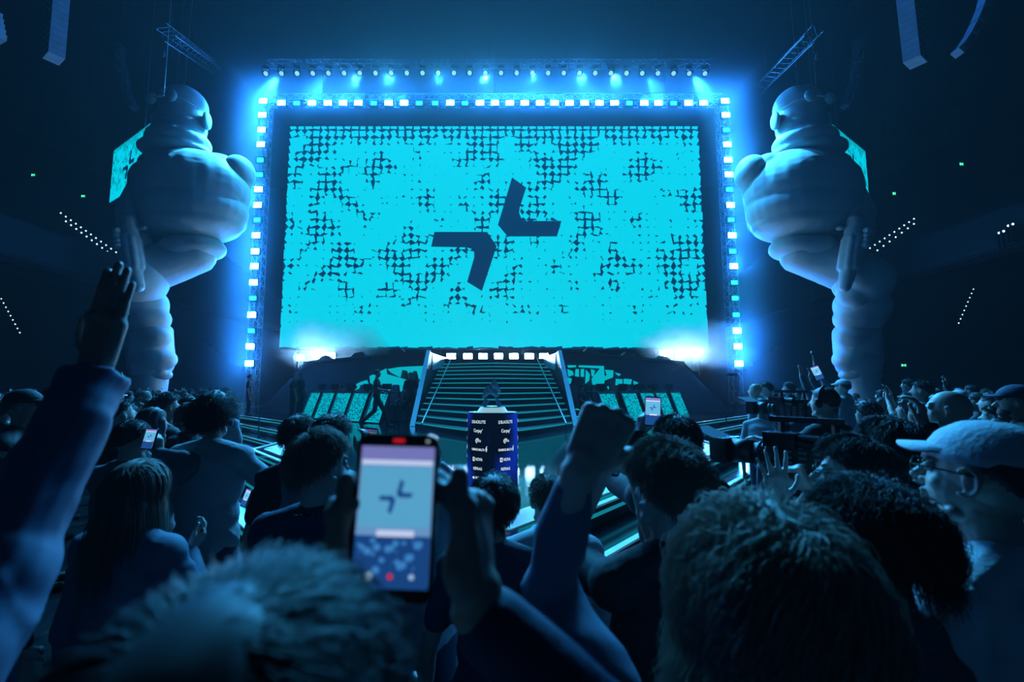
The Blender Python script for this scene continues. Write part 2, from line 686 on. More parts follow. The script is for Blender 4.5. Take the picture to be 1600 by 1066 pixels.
for i, u in enumerate(TOPX):
    k = 0 if i in TOPC else 1
    p = W(u, 160, 24.0)
    strobe(k, (p.x, 24.0, ZT - .05), '%s lamp above the video wall, %s along the row from the hand side' % ('dim cyan' if not k else 'glaring white', ordinal[i]), 'row of lamps above the video wall')
LC = {4, 5, 8, 13, 15}
RC = {2, 6, 8, 10, 12, 13, 14}
for side, xs, cs, nm in ((-1, XL, LC, 'on the revolver side of the video wall, nearer the raised hand'), (1, XR, RC, 'of the column nearer the white cap')):
    for i, v in enumerate(COLV):
        k = 0 if i in cs else 1
        p = W(391, v, 24.0)
        strobe(k, (xs, 24.0, p.z), '%s lamp, %s down, %s' % ('cyan' if not k else 'white', ordinal[i], 'column nearer the raised hand' if side < 0 else 'column nearer the white cap'), 'lamp column nearer the raised hand' if side < 0 else 'lamp column nearer the white cap')

# small lamps at the head of the stairs and behind both wings
for i, u in enumerate([705, 731, 755, 779, 803, 827, 850]):
    strobe(2, W(u, 557, 23.2), 'white lamp at the head of the stairs, %s in its row' % ordinal[i], 'lamps at the head of the stairs')
for i, (u, v) in enumerate([(470, 559), (496, 557), (517, 556)]):
    strobe(2, W(u, v, 23.3), 'lamp glaring through smoke over the dark wing with the walking man, %s out' % ordinal[i], 'lamps over the wing by the walking man')
for i, (u, v) in enumerate([(1038, 553), (1062, 553), (1088, 553)]):
    strobe(2, W(u, v, 23.3), 'lamp glaring over the dark wing behind the raised fist, %s out' % ordinal[i], 'lamps over the wing behind the fist')


for nm_, u0, u1, v_, Yb in (('low lamp rail at the head of the stairs', 700, 856, 557, 23.2), ('low lamp rail over the wing by the walking man', 464, 523, 557, 23.3), ('low lamp rail over the wing behind the fist', 1032, 1094, 553, 23.3)):
    a, b = W(u0, v_, Yb), W(u1, v_, Yb)
    t = thing('lamp_rail', nm_, 'lamp rail', (a.x, Yb, 0))
    MB().bar(a + Vector((-.25, .14, -.22)), b + Vector((.25, .14, -.22)), .08).build('bar', DARKSTEEL, t)
    for q in (a, b):
        MB().bar((q.x, Yb + .14, 0), (q.x, Yb + .14, q.z - .22), .06).build('post', DARKSTEEL, t)

# ------------------------------------------------------------------ moving heads on the high truss
def make_head():
    t = thing('moving_head_light', 'x', 'stage light')
    MB().box((0, 0, 0), (.3, .24, .12)).build('base', BLACK, t)
    y = MB()
    y.box((-.15, 0, -.2), (.04, .1, .34)).box((.15, 0, -.2), (.04, .1, .34)).box((0, 0, -.05), (.34, .12, .05))
    y.build('yoke', DARKSTEEL, t)
    h = MB()
    h.cyl((0, .18, -.18), (0, -.18, -.42), .12, .15, 14)
    h.build('head', BLACK, t)
    MB().cyl((0, -.18, -.42), (0, -.2, -.432), .11, .11, 12).build('lens', glow('head_lens', (.3, .75, 1), 0.9), t)
    return t


HP = make_head()
# heads given added beams to brighten crowd and inflatables: index -> aim, power, cone
FILL_SPOTS = {1: ((-14.5, 20, 9), 14000, 50), 27: ((14.5, 20, 9), 14000, 50), 4: ((-16, 20, 5), 4500, 50), 24: ((16, 20, 5), 4500, 50),
         8: ((-3, 1, 1), 9500, 70), 11: ((1, 1, 1), 8000, 60), 14: ((0, 2, 1), 9500, 70), 17: ((-1, 1, 1), 8000, 60), 20: ((3, 1, 1), 9500, 70), 6: ((-9, 7, 1), 9000, 60), 22: ((9, 7, 1), 10000, 60)}
for i in range(29):
    u = 414 + i * 24.6
    p = W(u, 113, 22)
    o = HP if i == 0 else copy_tree(HP)
    o.location = (p.x, 22, RT.z - .21)
    o.rotation_euler = (0, 0, math.radians((u - 760) / 345 * -40))
    tag(o, 'small moving head on the high truss, %s from the raised hand side' % ordinal[i], 'stage light', 'moving heads on the high truss')
    if i in FILL_SPOTS:
        aim, watts, size = FILL_SPOTS[i]
        L = bpy.data.lights.new('fill_beam', 'SPOT')
        L.energy = watts
        L.color = (.05, .48, 1.0)
        L.spot_size = math.radians(size)
        L.spot_blend = .8
        L.shadow_soft_size = .12
        lo = bpy.data.objects.new('fill_beam', L)
        COL.objects.link(lo)
        lo.parent = o
        src = Vector((p.x, 21.75, RT.z - .86))
        lo.matrix_parent_inverse = Matrix.Identity(4)
        Rq = Matrix.Rotation(-o.rotation_euler.z, 3, 'Z')
        lo.location = Rq @ (src - o.location)
        dq = (Vector(aim) - src)
        lo.rotation_euler = (Rq @ dq).to_track_quat('-Z', 'Y').to_euler()


# ------------------------------------------------------------------ line arrays and hoists
def line_array(label, u0, v0, u1, v1, wpx, Y, yaw, cols=2):
    a, b = W(u0, v0, Y), W(u1, v1, Y)
    w = wpx * Y / F
    t = thing('speaker_array', label, 'loudspeakers', b)
    d = (a - b)
    n = max(4, int(d.length / (w * .36)))
    Rz = np.array(Matrix.Rotation(yaw, 3, 'Z'))
    m = mat('speaker_paint', (.5, .6, .75), .5)
    for k in range(n):
        c = b + d * ((k + .5) / n)
        bx = MB()
        bx.box(c, (w, w * .7, d.length / n * .95), Rz)
        o = bx.build('speaker_cabinet', m, t)
        g = MB()
        for s_ in (-1, 1):
            off = Vector(Rz @ np.array([s_ * w * .24, -w * .36, 0]))
            g.box(c + off, (w * .22, .02, d.length / n * .5), Rz)
            g.box(c + off * 1.0 + Vector((0, 0, d.length / n * .36)), (w * .42, .015, d.length / n * .05), Rz)
        g.build('grille', BLACK, o)
    r = MB()
    r.cyl(a, (a.x, a.y, 28.98), .03, n=5)
    r.build('chain', DARKSTEEL, t)


line_array('long hanging speaker column high above the raised hand', 97, -60, 84, 92, 30, 11, -.55)
line_array('long hanging speaker column high above the bald onlooker', 1412, -60, 1430, 98, 32, 11, .55)
line_array('tip of a hanging speaker column at the frame edge', -14, 20, -6, 62, 26, 12, -.4)


def curved_array(label, pts, wpx, Y, dim=False):
    t = thing('curved_speaker_array', label, 'loudspeakers', W(*pts[-1], Y))
    w = wpx * Y / F
    m = mat('speaker_paint_far', (.2, .26, .36), .5)
    n = len(pts)
    for k in range(n - 1):
        a, b = W(*pts[k], Y), W(*pts[k + 1], Y)
        d = (b - a)
        R = rot_to(d)
        c = (a + b) / 2
        o = MB().box(c, (w, w * .8, d.length * .9), R).build('speaker_cabinet', m, t)
        MB().box(c + Vector((-w * .1, -w * .45, 0)), (w * .6, .03, d.length * .5), R).build('grille', DARKSTEEL, o)
    MB().cyl(W(*pts[0], Y), (W(*pts[0], Y).x, Y, 28.98), .03, n=5).build('chain', DARKSTEEL, t)


curved_array('curved hanging speaker array in the dark corner above the white cap', [(1545, -30), (1542, -8), (1536, 14), (1527, 36), (1516, 58), (1505, 74), (1495, 84)], 15, 14)
curved_array('faint curved speaker array above the side screen cut by a shoulder', [(1342, 60), (1341, 80), (1339, 100), (1335, 122), (1328, 145), (1319, 168)], 12, 24)
curved_array('faint curved speaker array above the whole tilted side screen', [(188, 70), (189, 92), (192, 115), (197, 138), (204, 158), (210, 170)], 12, 24)


def hoist(label, u, v0, v1, Y):
    t = thing('rigging_cable', label, 'cable', W(u, v1, Y))
    MB().cyl(W(u, v1, Y), (W(u, v1, Y).x, Y, 28.98), .014, n=5).build('cable', STEEL, t)
    MB().cyl(W(u, v0 + 25, Y), W(u, v0 + 33, Y), .05, n=8).build('hook_block', STEEL, t)


hoist('hoist cable behind the head of the inflatable beside the raised hand', 256, 55, 150, 18.1)
hoist('hoist cable behind the head of the inflatable by the white cap', 1276, 60, 150, 18.1)

# ------------------------------------------------------------------ haze that the lit frame hangs in, and smoke at the foot of the wall
hz = bpy.data.materials.new('haze')
hz.use_nodes = True
nt = hz.node_tree
nt.nodes.clear()
N = nt.nodes.new
Lk = nt.links.new


def M_(op, a=None, b=None, c=None):
    n = N('ShaderNodeMath')
    n.operation = op
    for i, q in enumerate((a, b, c)):
        if q is None:
            continue
        if isinstance(q, (int, float)):
            n.inputs[i].default_value = q
        else:
            Lk(q, n.inputs[i])
    return n.outputs[0]


g_ = N('ShaderNodeNewGeometry')
sp_ = N('ShaderNodeSeparateXYZ')
Lk(g_.outputs['Position'], sp_.inputs[0])
X_, Y_, Z_ = sp_.outputs
ax = M_('SUBTRACT', M_('ABSOLUTE', X_), 12.9)
az = M_('SUBTRACT', Z_, 17.7)
d_ = M_('ABSOLUTE', M_('MAXIMUM', ax, az))
d2 = M_('DIVIDE', d_, HAZE_R)
fall = M_('DIVIDE', 1.0, M_('ADD', 1.0, M_('MULTIPLY', d2, d2)))
edge = M_('SUBTRACT', 1.0, M_('DIVIDE', d_, 7.5))
edge = M_('MAXIMUM', edge, 0.0)
yy = M_('DIVIDE', M_('SUBTRACT', Y_, 23.2), 1.7)
yf = M_('MAXIMUM', M_('SUBTRACT', 1.0, M_('MULTIPLY', yy, yy)), 0.0)
den = M_('MULTIPLY', M_('MULTIPLY', M_('MULTIPLY', fall, edge), yf), HAZE_D)
# smoke clouds low at both corners of the wall
nz_ = N('ShaderNodeTexNoise')
nz_.inputs['Scale'].default_value = .55
nz_.inputs['Detail'].default_value = 4
Lk(g_.outputs['Position'], nz_.inputs['Vector'])
sx_ = M_('DIVIDE', M_('SUBTRACT', M_('ABSOLUTE', M_('SUBTRACT', X_, .9)), 9.2), 4.0)
sz_ = M_('DIVIDE', M_('SUBTRACT', Z_, 3.9), 1.7)
sr = M_('ADD', M_('MULTIPLY', sx_, sx_), M_('MULTIPLY', sz_, sz_))
sm = M_('SUBTRACT', M_('ADD', M_('MULTIPLY', nz_.outputs[0], 2.4), -.75), sr)
sm = M_('MULTIPLY', M_('MAXIMUM', M_('MINIMUM', sm, 1.0), 0.0), M_('MULTIPLY', yf, SMOKE_D))
tot = M_('ADD', den, sm)
vsc = N('ShaderNodeVolumeScatter')
vsc.inputs['Anisotropy'].default_value = .2
vsc.inputs['Color'].default_value = (.7, .88, 1, 1)
Lk(tot, vsc.inputs['Density'])
om = N('ShaderNodeOutputMaterial')
Lk(vsc.outputs[0], om.inputs['Volume'])
hzo = MB().box((0, 23.1, 12.6), (41, 3.4, 25)).build('haze', hz)
tag(hzo, 'thin blue haze hanging around the lit lamp frame', 'haze', kind='stuff')
hz.cycles.volume_step_rate = 1.0
# ------------------------------------------------------------------ the stage
Z1, Z2, Z3 = 0.65, 0.43, 0.20


def outline(e):
    """Plan of the stage with its thrust toward the crowd, grown by e."""
    k = e * 1.4
    h = e * .45
    right = [(0, 3.8 - k), (5 + e, 9.5 - h), (5 + e, 14.2 - h * 2), (15 + e, 24 - h), (15 + e, 34)]
    return right + [(-x, y) for x, y in reversed(right[1:])]


def deck(name, e, z0, z1, m, lab=None):
    mb = MB().prism([(x, y, z0) for x, y in outline(e)], (0, 0, z1 - z0))
    return struct(name, mb, m)


deck('floor_stage', 0, 0.45, Z1, STAGEM)
deck('floor_stage_lower_step', .5, 0.22, Z2, STAGEM)
deck('floor_stage_bottom_step', 1.0, 0.0, Z3, STAGEM)


def strip_along(mb, pts, z, w, h, out=0.0):
    for a, b in zip(pts, pts[1:]):
        mb.bar((a[0], a[1], z), (b[0], b[1], z), h, w) if False else mb.bar((a[0], a[1], z), (b[0], b[1], z), w, h)


def flatbar(mb, a, b, w, z0, z1, side=0.0):
    a, b = Vector((a[0], a[1], 0)), Vector((b[0], b[1], 0))
    d = (b - a).normalized()
    n = Vector((d.y, -d.x, 0))
    q = [a + n * (side - w / 2), b + n * (side - w / 2), b + n * (side + w / 2), a + n * (side + w / 2)]
    mb.prism([(p.x, p.y, z0) for p in q], (0, 0, z1 - z0))


for e, z, lab in ((0, Z1, 'top'), (.5, Z2, 'middle'), (1.0, Z3, 'bottom')):
    o = outline(e)
    seq = o[5:] + o[:5]
    a = MB()
    b = MB()
    for p, q in zip(seq, seq[1:]):
        if abs(p[1] - q[1]) < .01 and p[1] > 30:
            continue
        flatbar(a, p, q, .07, z - .01, z + .012, side=-.03)
        flatbar(b, p, q, .012, z - .095, z - .06, side=.008)
    t = tag(a.build('stage_edge_strip', WHITESTRIP), 'pale edge strip running around the %s step of the stage' % lab, 'edge strip')
    tag(b.build('stage_light_line', TEAL), 'thin teal light line under the %s step edge of the stage' % lab, 'light strip')
# the broad pale band framing the thrust
o = outline(-.42)
a = MB()
for s_ in (1, -1):
    p, q, r = (s_ * .0, 3.8 + .55), (s_ * 4.6, 9.62), (s_ * 4.6, 12.6)
    flatbar(a, p, q, .34, Z1, Z1 + .012)
    flatbar(a, q, r, .34, Z1, Z1 + .014)
tag(a.build('runway_border', WHITESTRIP), 'broad pale border band around the pointed front of the stage', 'stage border')

# ------------------------------------------------------------------ stairs
NST = 13
stairs = thing('grand_staircase', 'wide dark staircase with teal glowing step edges behind the trophy', 'stairs', (0, 14.5, Z1))
for i in range(NST):
    tr, ln = MB(), MB()
    z1 = Z1 + (i + 1) * .178
    ys = 14.3 + i * .56
    pr = 3.0 - i * .17
    xw = 2.45
    n = 8
    poly = [(xw, ys), (xw, 22.4), (-xw, 22.4), (-xw, ys)] + [(-xw + xw * 2 * (k / (2 * n)), ys - pr * (1 - abs(1 - k / n) ** 1.25)) for k in range(1, 2 * n)]
    tr.prism([(x, y, z1 - .178) for x, y in poly], (0, 0, .178))
    front = [poly[3]] + poly[4:] + [poly[0]]
    for p, q in zip(front, front[1:]):
        flatbar(ln, p, q, .02, z1 - .034, z1 + .002, side=.006)
    stp = tr.build('step', STEPM, stairs)
    ln.build('glowing_nosing', TEAL, stp)
ZTOP = Z1 + NST * .178
MB().box((0, 21.8, ZTOP + .125), (5.1, 1.2, .25)).build('reflection_block', STEPM, stairs)  # raised box added to block the lamps' reflection in the stage floor

BLUEEDGE = mat('blue_lit_edge', (.1, .3, .5), .4, emit=(.02, .30, .62), es=.42)
for s_ in (-1, 1):
    t = thing('stair_rail', 'thin steel handrail slanting down the staircase on the %s side' % ('walking man' if s_ < 0 else 'raised fist'), 'handrail', (s_ * 2.0, 13.9, Z1))
    r = MB()
    a = Vector((s_ * 2.02, 12.9, Z1 + .25))
    b = Vector((s_ * 2.02, 21.3, ZTOP + .25))
    r.bar(a, b, .035)
    r.build('rail', STEEL, t)
    for k in range(4):
        c = a + (b - a) * (k / 3 * .98 + .01)
        MB().cyl((c.x, c.y, c.z - .42), c, .012, n=5).build('post', DARKSTEEL, t)

PALE = mat('pale_trim', (.6, .65, .7), .4)
# ------------------------------------------------------------------ wings beside the stairs
WINGM = mat('wing_panel', (.016, .022, .034), .55, bump=.05, bscale=6)
for s_ in (-1, 1):
    side = 'walking man' if s_ < 0 else 'raised fist'
    A = Vector((s_ * 2.75, 18.7, Z1))
    B = Vector((s_ * 11.8, 23.0, Z1))
    C = Vector((s_ * 9.4, 22.6, 3.05))
    D = Vector((s_ * 2.75, 18.9, 3.36))
    t = thing('stage_wing', 'dark slanted stage wing wall on the %s side of the stairs' % side, 'stage wall', A)
    back = [Vector((A.x, 22.9, Z1)), Vector((B.x, 23.3, Z1)), Vector((C.x, 23.2, 3.05)), Vector((D.x, 22.9, 3.32))]
    mb = MB()
    V = [A, B, C, D] + back
    mb.add([tuple(p) for p in V], [(0, 1, 2, 3), (7, 6, 5, 4), (0, 4, 5, 1), (1, 5, 6, 2), (2, 6, 7, 3), (3, 7, 4, 0)])
    mb.build('wall', WINGM, t)
    e = MB()
    ck = MB()
    ck.prism([(s_ * 2.6, 14.9, Z1), (s_ * 2.6, 18.35, 3.34), (s_ * 2.6, 22.8, 3.34), (s_ * 2.6, 22.8, Z1)], (s_ * .1, 0, 0))
    ck.build('cheek_panel', WINGM, t)
    e.bar((s_ * 2.64, 14.86, Z1), (s_ * 2.64, 18.3, 3.36), .16, .05)
    e.build('lit_edge', BLUEEDGE, t)
    e = MB()
    e.prism([(s_ * 2.57, 18.9, 3.3), (s_ * 2.2, 22.6, 3.28), (s_ * 2.2, 22.6, 2.98), (s_ * 2.57, 18.9, 2.6)], (s_ * -.03, 0, 0))
    e.build('pale_return', PALE, t)
    e = MB()
    e.bar(D + Vector((0, -.05, .05)), C + Vector((0, -.05, .05)), .1)
    e.bar(C + Vector((0, -.05, .03)), B + Vector((0, -.05, .03)), .05)
    e.build('top_cap', DARKSTEEL, t)
    rr = MB()
    for k in range(3):
        q = D + (C - D) * (.15 + .3 * k)
        rr.prism([q + Vector((0, .3, 0)), q + Vector((s_ * 1.1, .7, -.05)), q + Vector((s_ * .8, .7, .26)), q + Vector((s_ * .35, .35, .3))], (0, .5, 0))
    rr.build('roof_box', WINGM, t)
    # the lit tile picture let into the wall
    n = (B - A).cross(D - A).normalized()
    if n.y > 0:
        n = -n
    d = MB()
    if s_ < 0:
        polys = [[(606, 577), (623, 574), (640, 573), (663, 572), (662, 592), (655, 593), (652, 580), (646, 580), (644, 592), (640, 592), (637, 580), (629, 578), (626, 590), (612, 583)],
                 [(578, 588), (604, 576), (606, 590), (600, 603), (586, 605), (579, 598)], [(541, 609), (564, 597), (574, 594), (577, 603), (560, 608), (552, 612), (541, 613)],
                 [(606, 585), (624, 590), (637, 594), (636, 624), (628, 622), (622, 604), (606, 612), (600, 606)], [(638, 597), (644, 596), (646, 624), (639, 624)],
                 [(655, 597), (661, 596), (660, 606), (655, 604)], [(650, 612), (655, 610), (655, 640), (650, 640)]]
    else:
        polys = [[(886, 571), (900, 571), (899, 574), (888, 575)], [(904, 571), (943, 572), (944, 588), (958, 583), (957, 590), (944, 595), (943, 603), (926, 604), (924, 592), (937, 576), (904, 574)],
                 [(899, 577), (904, 577), (904, 589), (898, 588)], [(907, 577), (912, 577), (912, 589), (907, 589)], [(915, 578), (921, 585), (920, 595), (914, 600)], [(923, 577), (929, 579), (927, 589), (924, 588)],
                 [(945, 578), (958, 579), (957, 587), (948, 587)], [(960, 582), (970, 585), (966, 588)], [(962, 592), (972, 593), (972, 602), (961, 602)], [(974, 592), (987, 593), (985, 601), (974, 600)],
                 [(989, 595), (997, 598), (992, 604), (990, 601)], [(886, 577), (894, 580), (896, 586), (888, 589)], [(887, 590), (893, 592), (891, 600), (888, 600)], [(898, 616), (908, 616), (907, 622), (899, 622)], [(899, 627), (906, 626), (908, 641), (899, 641)],
                 [(899, 650), (904, 650), (904, 658), (900, 658)], [(948, 604), (960, 604), (958, 609), (950, 609)]]
    tl = glow('led_teal_tiles', (0.0, .56, .68), .75)
    for poly in polys:
        pts = [P(u, v, A, n) + n * .03 for u, v in poly]
        c_ = sum(pts, Vector()) / len(pts)
        if (pts[1] - pts[0]).cross(pts[2] - pts[1]).dot(n) > 0:
            pts = pts[::-1]
        d.prism(pts, n * -.02)
    d.build('tile_pattern', tl, t)

# side walls of stair head: bright smoke-lit vertical panels
# ------------------------------------------------------------------ desks, monitors, chairs
DESKM = mat('desk_metal', (.03, .035, .045), .4, .3)
PALE = mat('pale_trim', (.6, .65, .7), .4)


def desk(p0, p1, idx, s_):
    """Desk whose leaning lit panel runs from p0 to p1 on the floor."""
    side = 'walking man' if s_ < 0 else 'raised fist'
    p0, p1 = Vector((*p0, Z1)), Vector((*p1, Z1))
    t = thing('gaming_desk', 'player desk with leaning lit tile panel, %s from the stairs, %s side' % (ordinal[idx], side), 'desk', (p0 + p1) / 2, 'player desks, %s side' % side)
    d = (p1 - p0)
    w = d.length
    d.normalize()
    bk = Vector((-d.y, d.x, 0))
    if bk.y < 0:
        bk = -bk
    up = (Vector((0, 0, 1.06)) + bk * .42)
    h = up.length
    up.normalize()
    if d.x < 0:
        d = -d
        o = p1
    else:
        o = p0
    n = d.cross(up).normalized()
    f = MB()
    f.prism([o, o + d * w, o + d * w + up * h, o + up * h], -n * .06)
    f.build('front_frame', DESKM, t)
    g = MB().prism([o + d * .05 + up * .04 + n * .012, o + d * (w - .05) + up * .04 + n * .012, o + d * (w - .05) + up * (h - .05) + n * .012, o + d * .05 + up * (h - .05) + n * .012], -n * .02)
    pn = g.build('led_panel', glow('led_panel_teal', (0.0, .50, .64), .8), t)
    q = MB()
    rnd = random.Random(idx * 7 + s_)
    for j in range(13):
        for i in range(9):
            if rnd.random() < .55:
                x, z = (i + .5 + rnd.uniform(-.3, .3)) / 9, (j + .5 + rnd.uniform(-.2, .2)) / 13
                a = o + d * (.06 + (w - .12) * x) + up * (.06 + (h - .12) * z) + n * .016
                ww, hh = (w * .10, h * .030) if rnd.random() < .5 else (w * .035, h * .065)
                q.add([tuple(a - d * ww / 2), tuple(a + d * ww / 2), tuple(a + d * ww / 2 + up * hh), tuple(a - d * ww / 2 + up * hh)], [(0, 1, 2, 3)])
    q.build('tile_pattern', DARKLED, pn)
    e = MB()
    e.bar(o + n * .02, o + up * h + n * .02, .03)
    e.bar(o + up * h + n * .02, o + d * w + up * h + n * .02, .03)
    e.build('pale_frame', PALE, t)
    top = MB().prism([o + up * h, o + d * w + up * h, o + d * w + up * h + bk * .62, o + up * h + bk * .62], (0, 0, .04))
    top.build('desktop', DESKM, t)
    for k in (0.06, .94):
        c = o + d * (w * k) + up * h + bk * .56
        MB().bar((c.x, c.y, Z1), c, .05).build('leg', DESKM, t)
    c = o + d * w / 2 + up * h + bk * .25 + Vector((0, 0, .04))
    m = thing('monitor', 'low screen on the %s player desk from the stairs, %s side' % (ordinal[idx], side), 'monitor', c, 'monitors on the player desks, %s side' % side)
    R = np.array([list(d), list(bk), [0, 0, 1]]).T
    MB().box(c + Vector((0, 0, .17)), (.5, .03, .22), R).build('screen_housing', DESKM, m)
    MB().box(c + Vector((0, 0, .17)) + bk * .018, (.47, .005, .19), R).build('display', glow('monitor_glow', (.4, .6, 1), .8), m)
    MB().box(c + Vector((0, 0, .03)), (.06, .04, .08), R).box(c + Vector((0, 0, .008)), (.2, .16, .016), R).build('stand', DESKM, m)
    return c, bk, d


SEATS = {-1: [], 1: []}
for s_, quads in ((-1, [((570, 661), (595, 666)), ((541, 658), (564, 661)), ((515, 655), (537, 658)), ((493, 652), (511, 655)), ((474, 650), (489, 652))]),
                  (1, [((948, 662), (974, 660)), ((983, 660), (1007, 657)), ((1012, 657), (1034, 653)), ((1036, 651), (1054, 648)), ((1059, 650), (1075, 647))])):
    A0 = Vector((s_ * 3.5, 15.5, 0))
    B0 = Vector((s_ * 9.0, 19.6, 0))
    for i, ((u0, v0), (u1, v1)) in enumerate(quads):
        # spread along the straight line A0-B0 where the photograph shows each panel
        pts = []
        for u in (u0, u1):
            kx = (u - U0) / F
            # |x| = |kx| * y on the line
            dx, dy = (B0 - A0).x, (B0 - A0).y
            tt = (kx * A0.y - A0.x) / (dx - kx * dy)
            pts.append((A0.x + dx * tt, A0.y + dy * tt))
        SEATS[s_].append(desk(pts[0], pts[1], i, s_))


def make_chair():
    t = thing('gaming_chair', 'x', 'chair')
    m = mat('chair_leather', (.02, .022, .026), .5)
    MB().box((0, 0, .5), (.5, .48, .1)).build('seat', m, t)
    b = MB().prism([(-.23, 0, 0), (.23, 0, 0), (.26, 0, .5), (.15, 0, .82), (-.15, 0, .82), (-.26, 0, .5)], (0, .09, 0))
    R = np.array(Matrix.Rotation(-.18, 3, 'X'))
    q = MB().add(b.arr() @ R.T + np.array((0, .2, .54)), b.f)
    q.build('backrest', m, t)
    MB().cyl((0, 0, .12), (0, 0, .46), .03).build('gas_column', STEEL, t)
    f = MB()
    for k in range(5):
        a = k * 2 * math.pi / 5
        f.bar((0, 0, .12), (.3 * math.cos(a), .3 * math.sin(a), .06), .04)
    f.build('base', DARKSTEEL, t)
    for s_ in (-1, 1):
        MB().box((s_ * .29, 0, .7), (.07, .3, .03)).bar((s_ * .27, 0, .5), (s_ * .29, 0, .7), .03).build('armrest', m, t)
    return t


CH = make_chair()
first = True
for s_ in (-1, 1):
    for i, (c, bk, d) in enumerate(SEATS[s_]):
        o = CH if first else copy_tree(CH)
        first = False
        p = c + bk * 1.0
        o.location = (p.x, p.y, Z1)
        o.rotation_euler = (0, 0, math.atan2(bk.y, bk.x) - math.pi / 2)
        tag(o, 'high-backed dark chair behind the %s player desk, %s side' % (ordinal[i], 'walking man' if s_ < 0 else 'raised fist'), 'chair', 'chairs behind the player desks')

# ------------------------------------------------------------------ podium and trophy
PY = 5.6
pc = Vector((W(769.5, 646, PY).x, PY, Z1))
PR = .305
PH = W(769.5, 646, PY).z - Z1
pod = thing('trophy_podium', 'round dark blue podium covered with rows of white logos', 'podium', pc)
pm = bpy.data.materials.new('podium_display')
pm.use_nodes = True
nt = pm.node_tree
nt.nodes.clear()
tc = nt.nodes.new('ShaderNodeTexCoord')
nz = nt.nodes.new('ShaderNodeTexNoise')
nz.inputs['Scale'].default_value = 2.6
nz.inputs['Detail'].default_value = 0.5
mp = nt.nodes.new('ShaderNodeMapping')
mp.inputs['Location'].default_value = (1.3, .4, .2)
mp.inputs['Scale'].default_value = (1.3, 1.0, .7)
nt.links.new(tc.outputs['Object'], mp.inputs[0])
nt.links.new(mp.outputs[0], nz.inputs[0])
sx = nt.nodes.new('ShaderNodeSeparateXYZ')
nt.links.new(tc.outputs['Object'], sx.inputs[0])
ab = nt.nodes.new('ShaderNodeMath')
ab.operation = 'ABSOLUTE'
nt.links.new(sx.outputs[0], ab.inputs[0])
ml = nt.nodes.new('ShaderNodeMath')
ml.operation = 'MULTIPLY_ADD'
ml.inputs[1].default_value = 1.1
nt.links.new(ab.outputs[0], ml.inputs[0])
nt.links.new(nz.outputs[0], ml.inputs[2])
rp = nt.nodes.new('ShaderNodeValToRGB')
rp.color_ramp.elements[0].position = .68
rp.color_ramp.elements[0].color = (.001, .004, .014, 1)
rp.color_ramp.elements[1].position = .98
rp.color_ramp.elements[1].color = (.004, .03, .40, 1)
nt.links.new(ml.outputs[0], rp.inputs[0])
em = nt.nodes.new('ShaderNodeEmission')
em.inputs[1].default_value = 1.0
nt.links.new(rp.outputs[0], em.inputs[0])
ou = nt.nodes.new('ShaderNodeOutputMaterial')
nt.links.new(em.outputs[0], ou.inputs[0])
MB().cyl(pc, pc + Vector((0, 0, PH)), PR, n=48).build('display_drum', pm, pod, True)
for p in pod.children[0].data.polygons:
    p.use_smooth = len(p.vertices) == 4
PALELIT = mat('podium_top_white', (.8, .85, .9), .3, emit=(.45, .9, 1), es=.55)
MB().cyl(pc + Vector((0, 0, PH)), pc + Vector((0, 0, PH + .018)), PR * .97, PR * .95, 40).build('top_plate', DARKSTEEL, pod)
MB().cyl(pc + Vector((0, 0, PH + .018)), pc + Vector((0, 0, PH + .075)), .19, .15, 32).build('glowing_dais', PALELIT, pod)
LOGOW = glow('logo_white', (.75, .92, 1), .85)
rows = [('BLACKLYTE', .056, 0.085), ('Corpay', .062, .185), ('*', .05, .30), ('GAMING MALTA', .043, .40), ('NOVA', .054, .51), ('REFRAG', .05, .615), ('ROG', .055, .72)]
TW = {'BLACKLYTE': .165, 'Corpay': .115, 'GAMING MALTA': .185, 'NOVA': .095, 'REFRAG': .12, 'ROG': .085}
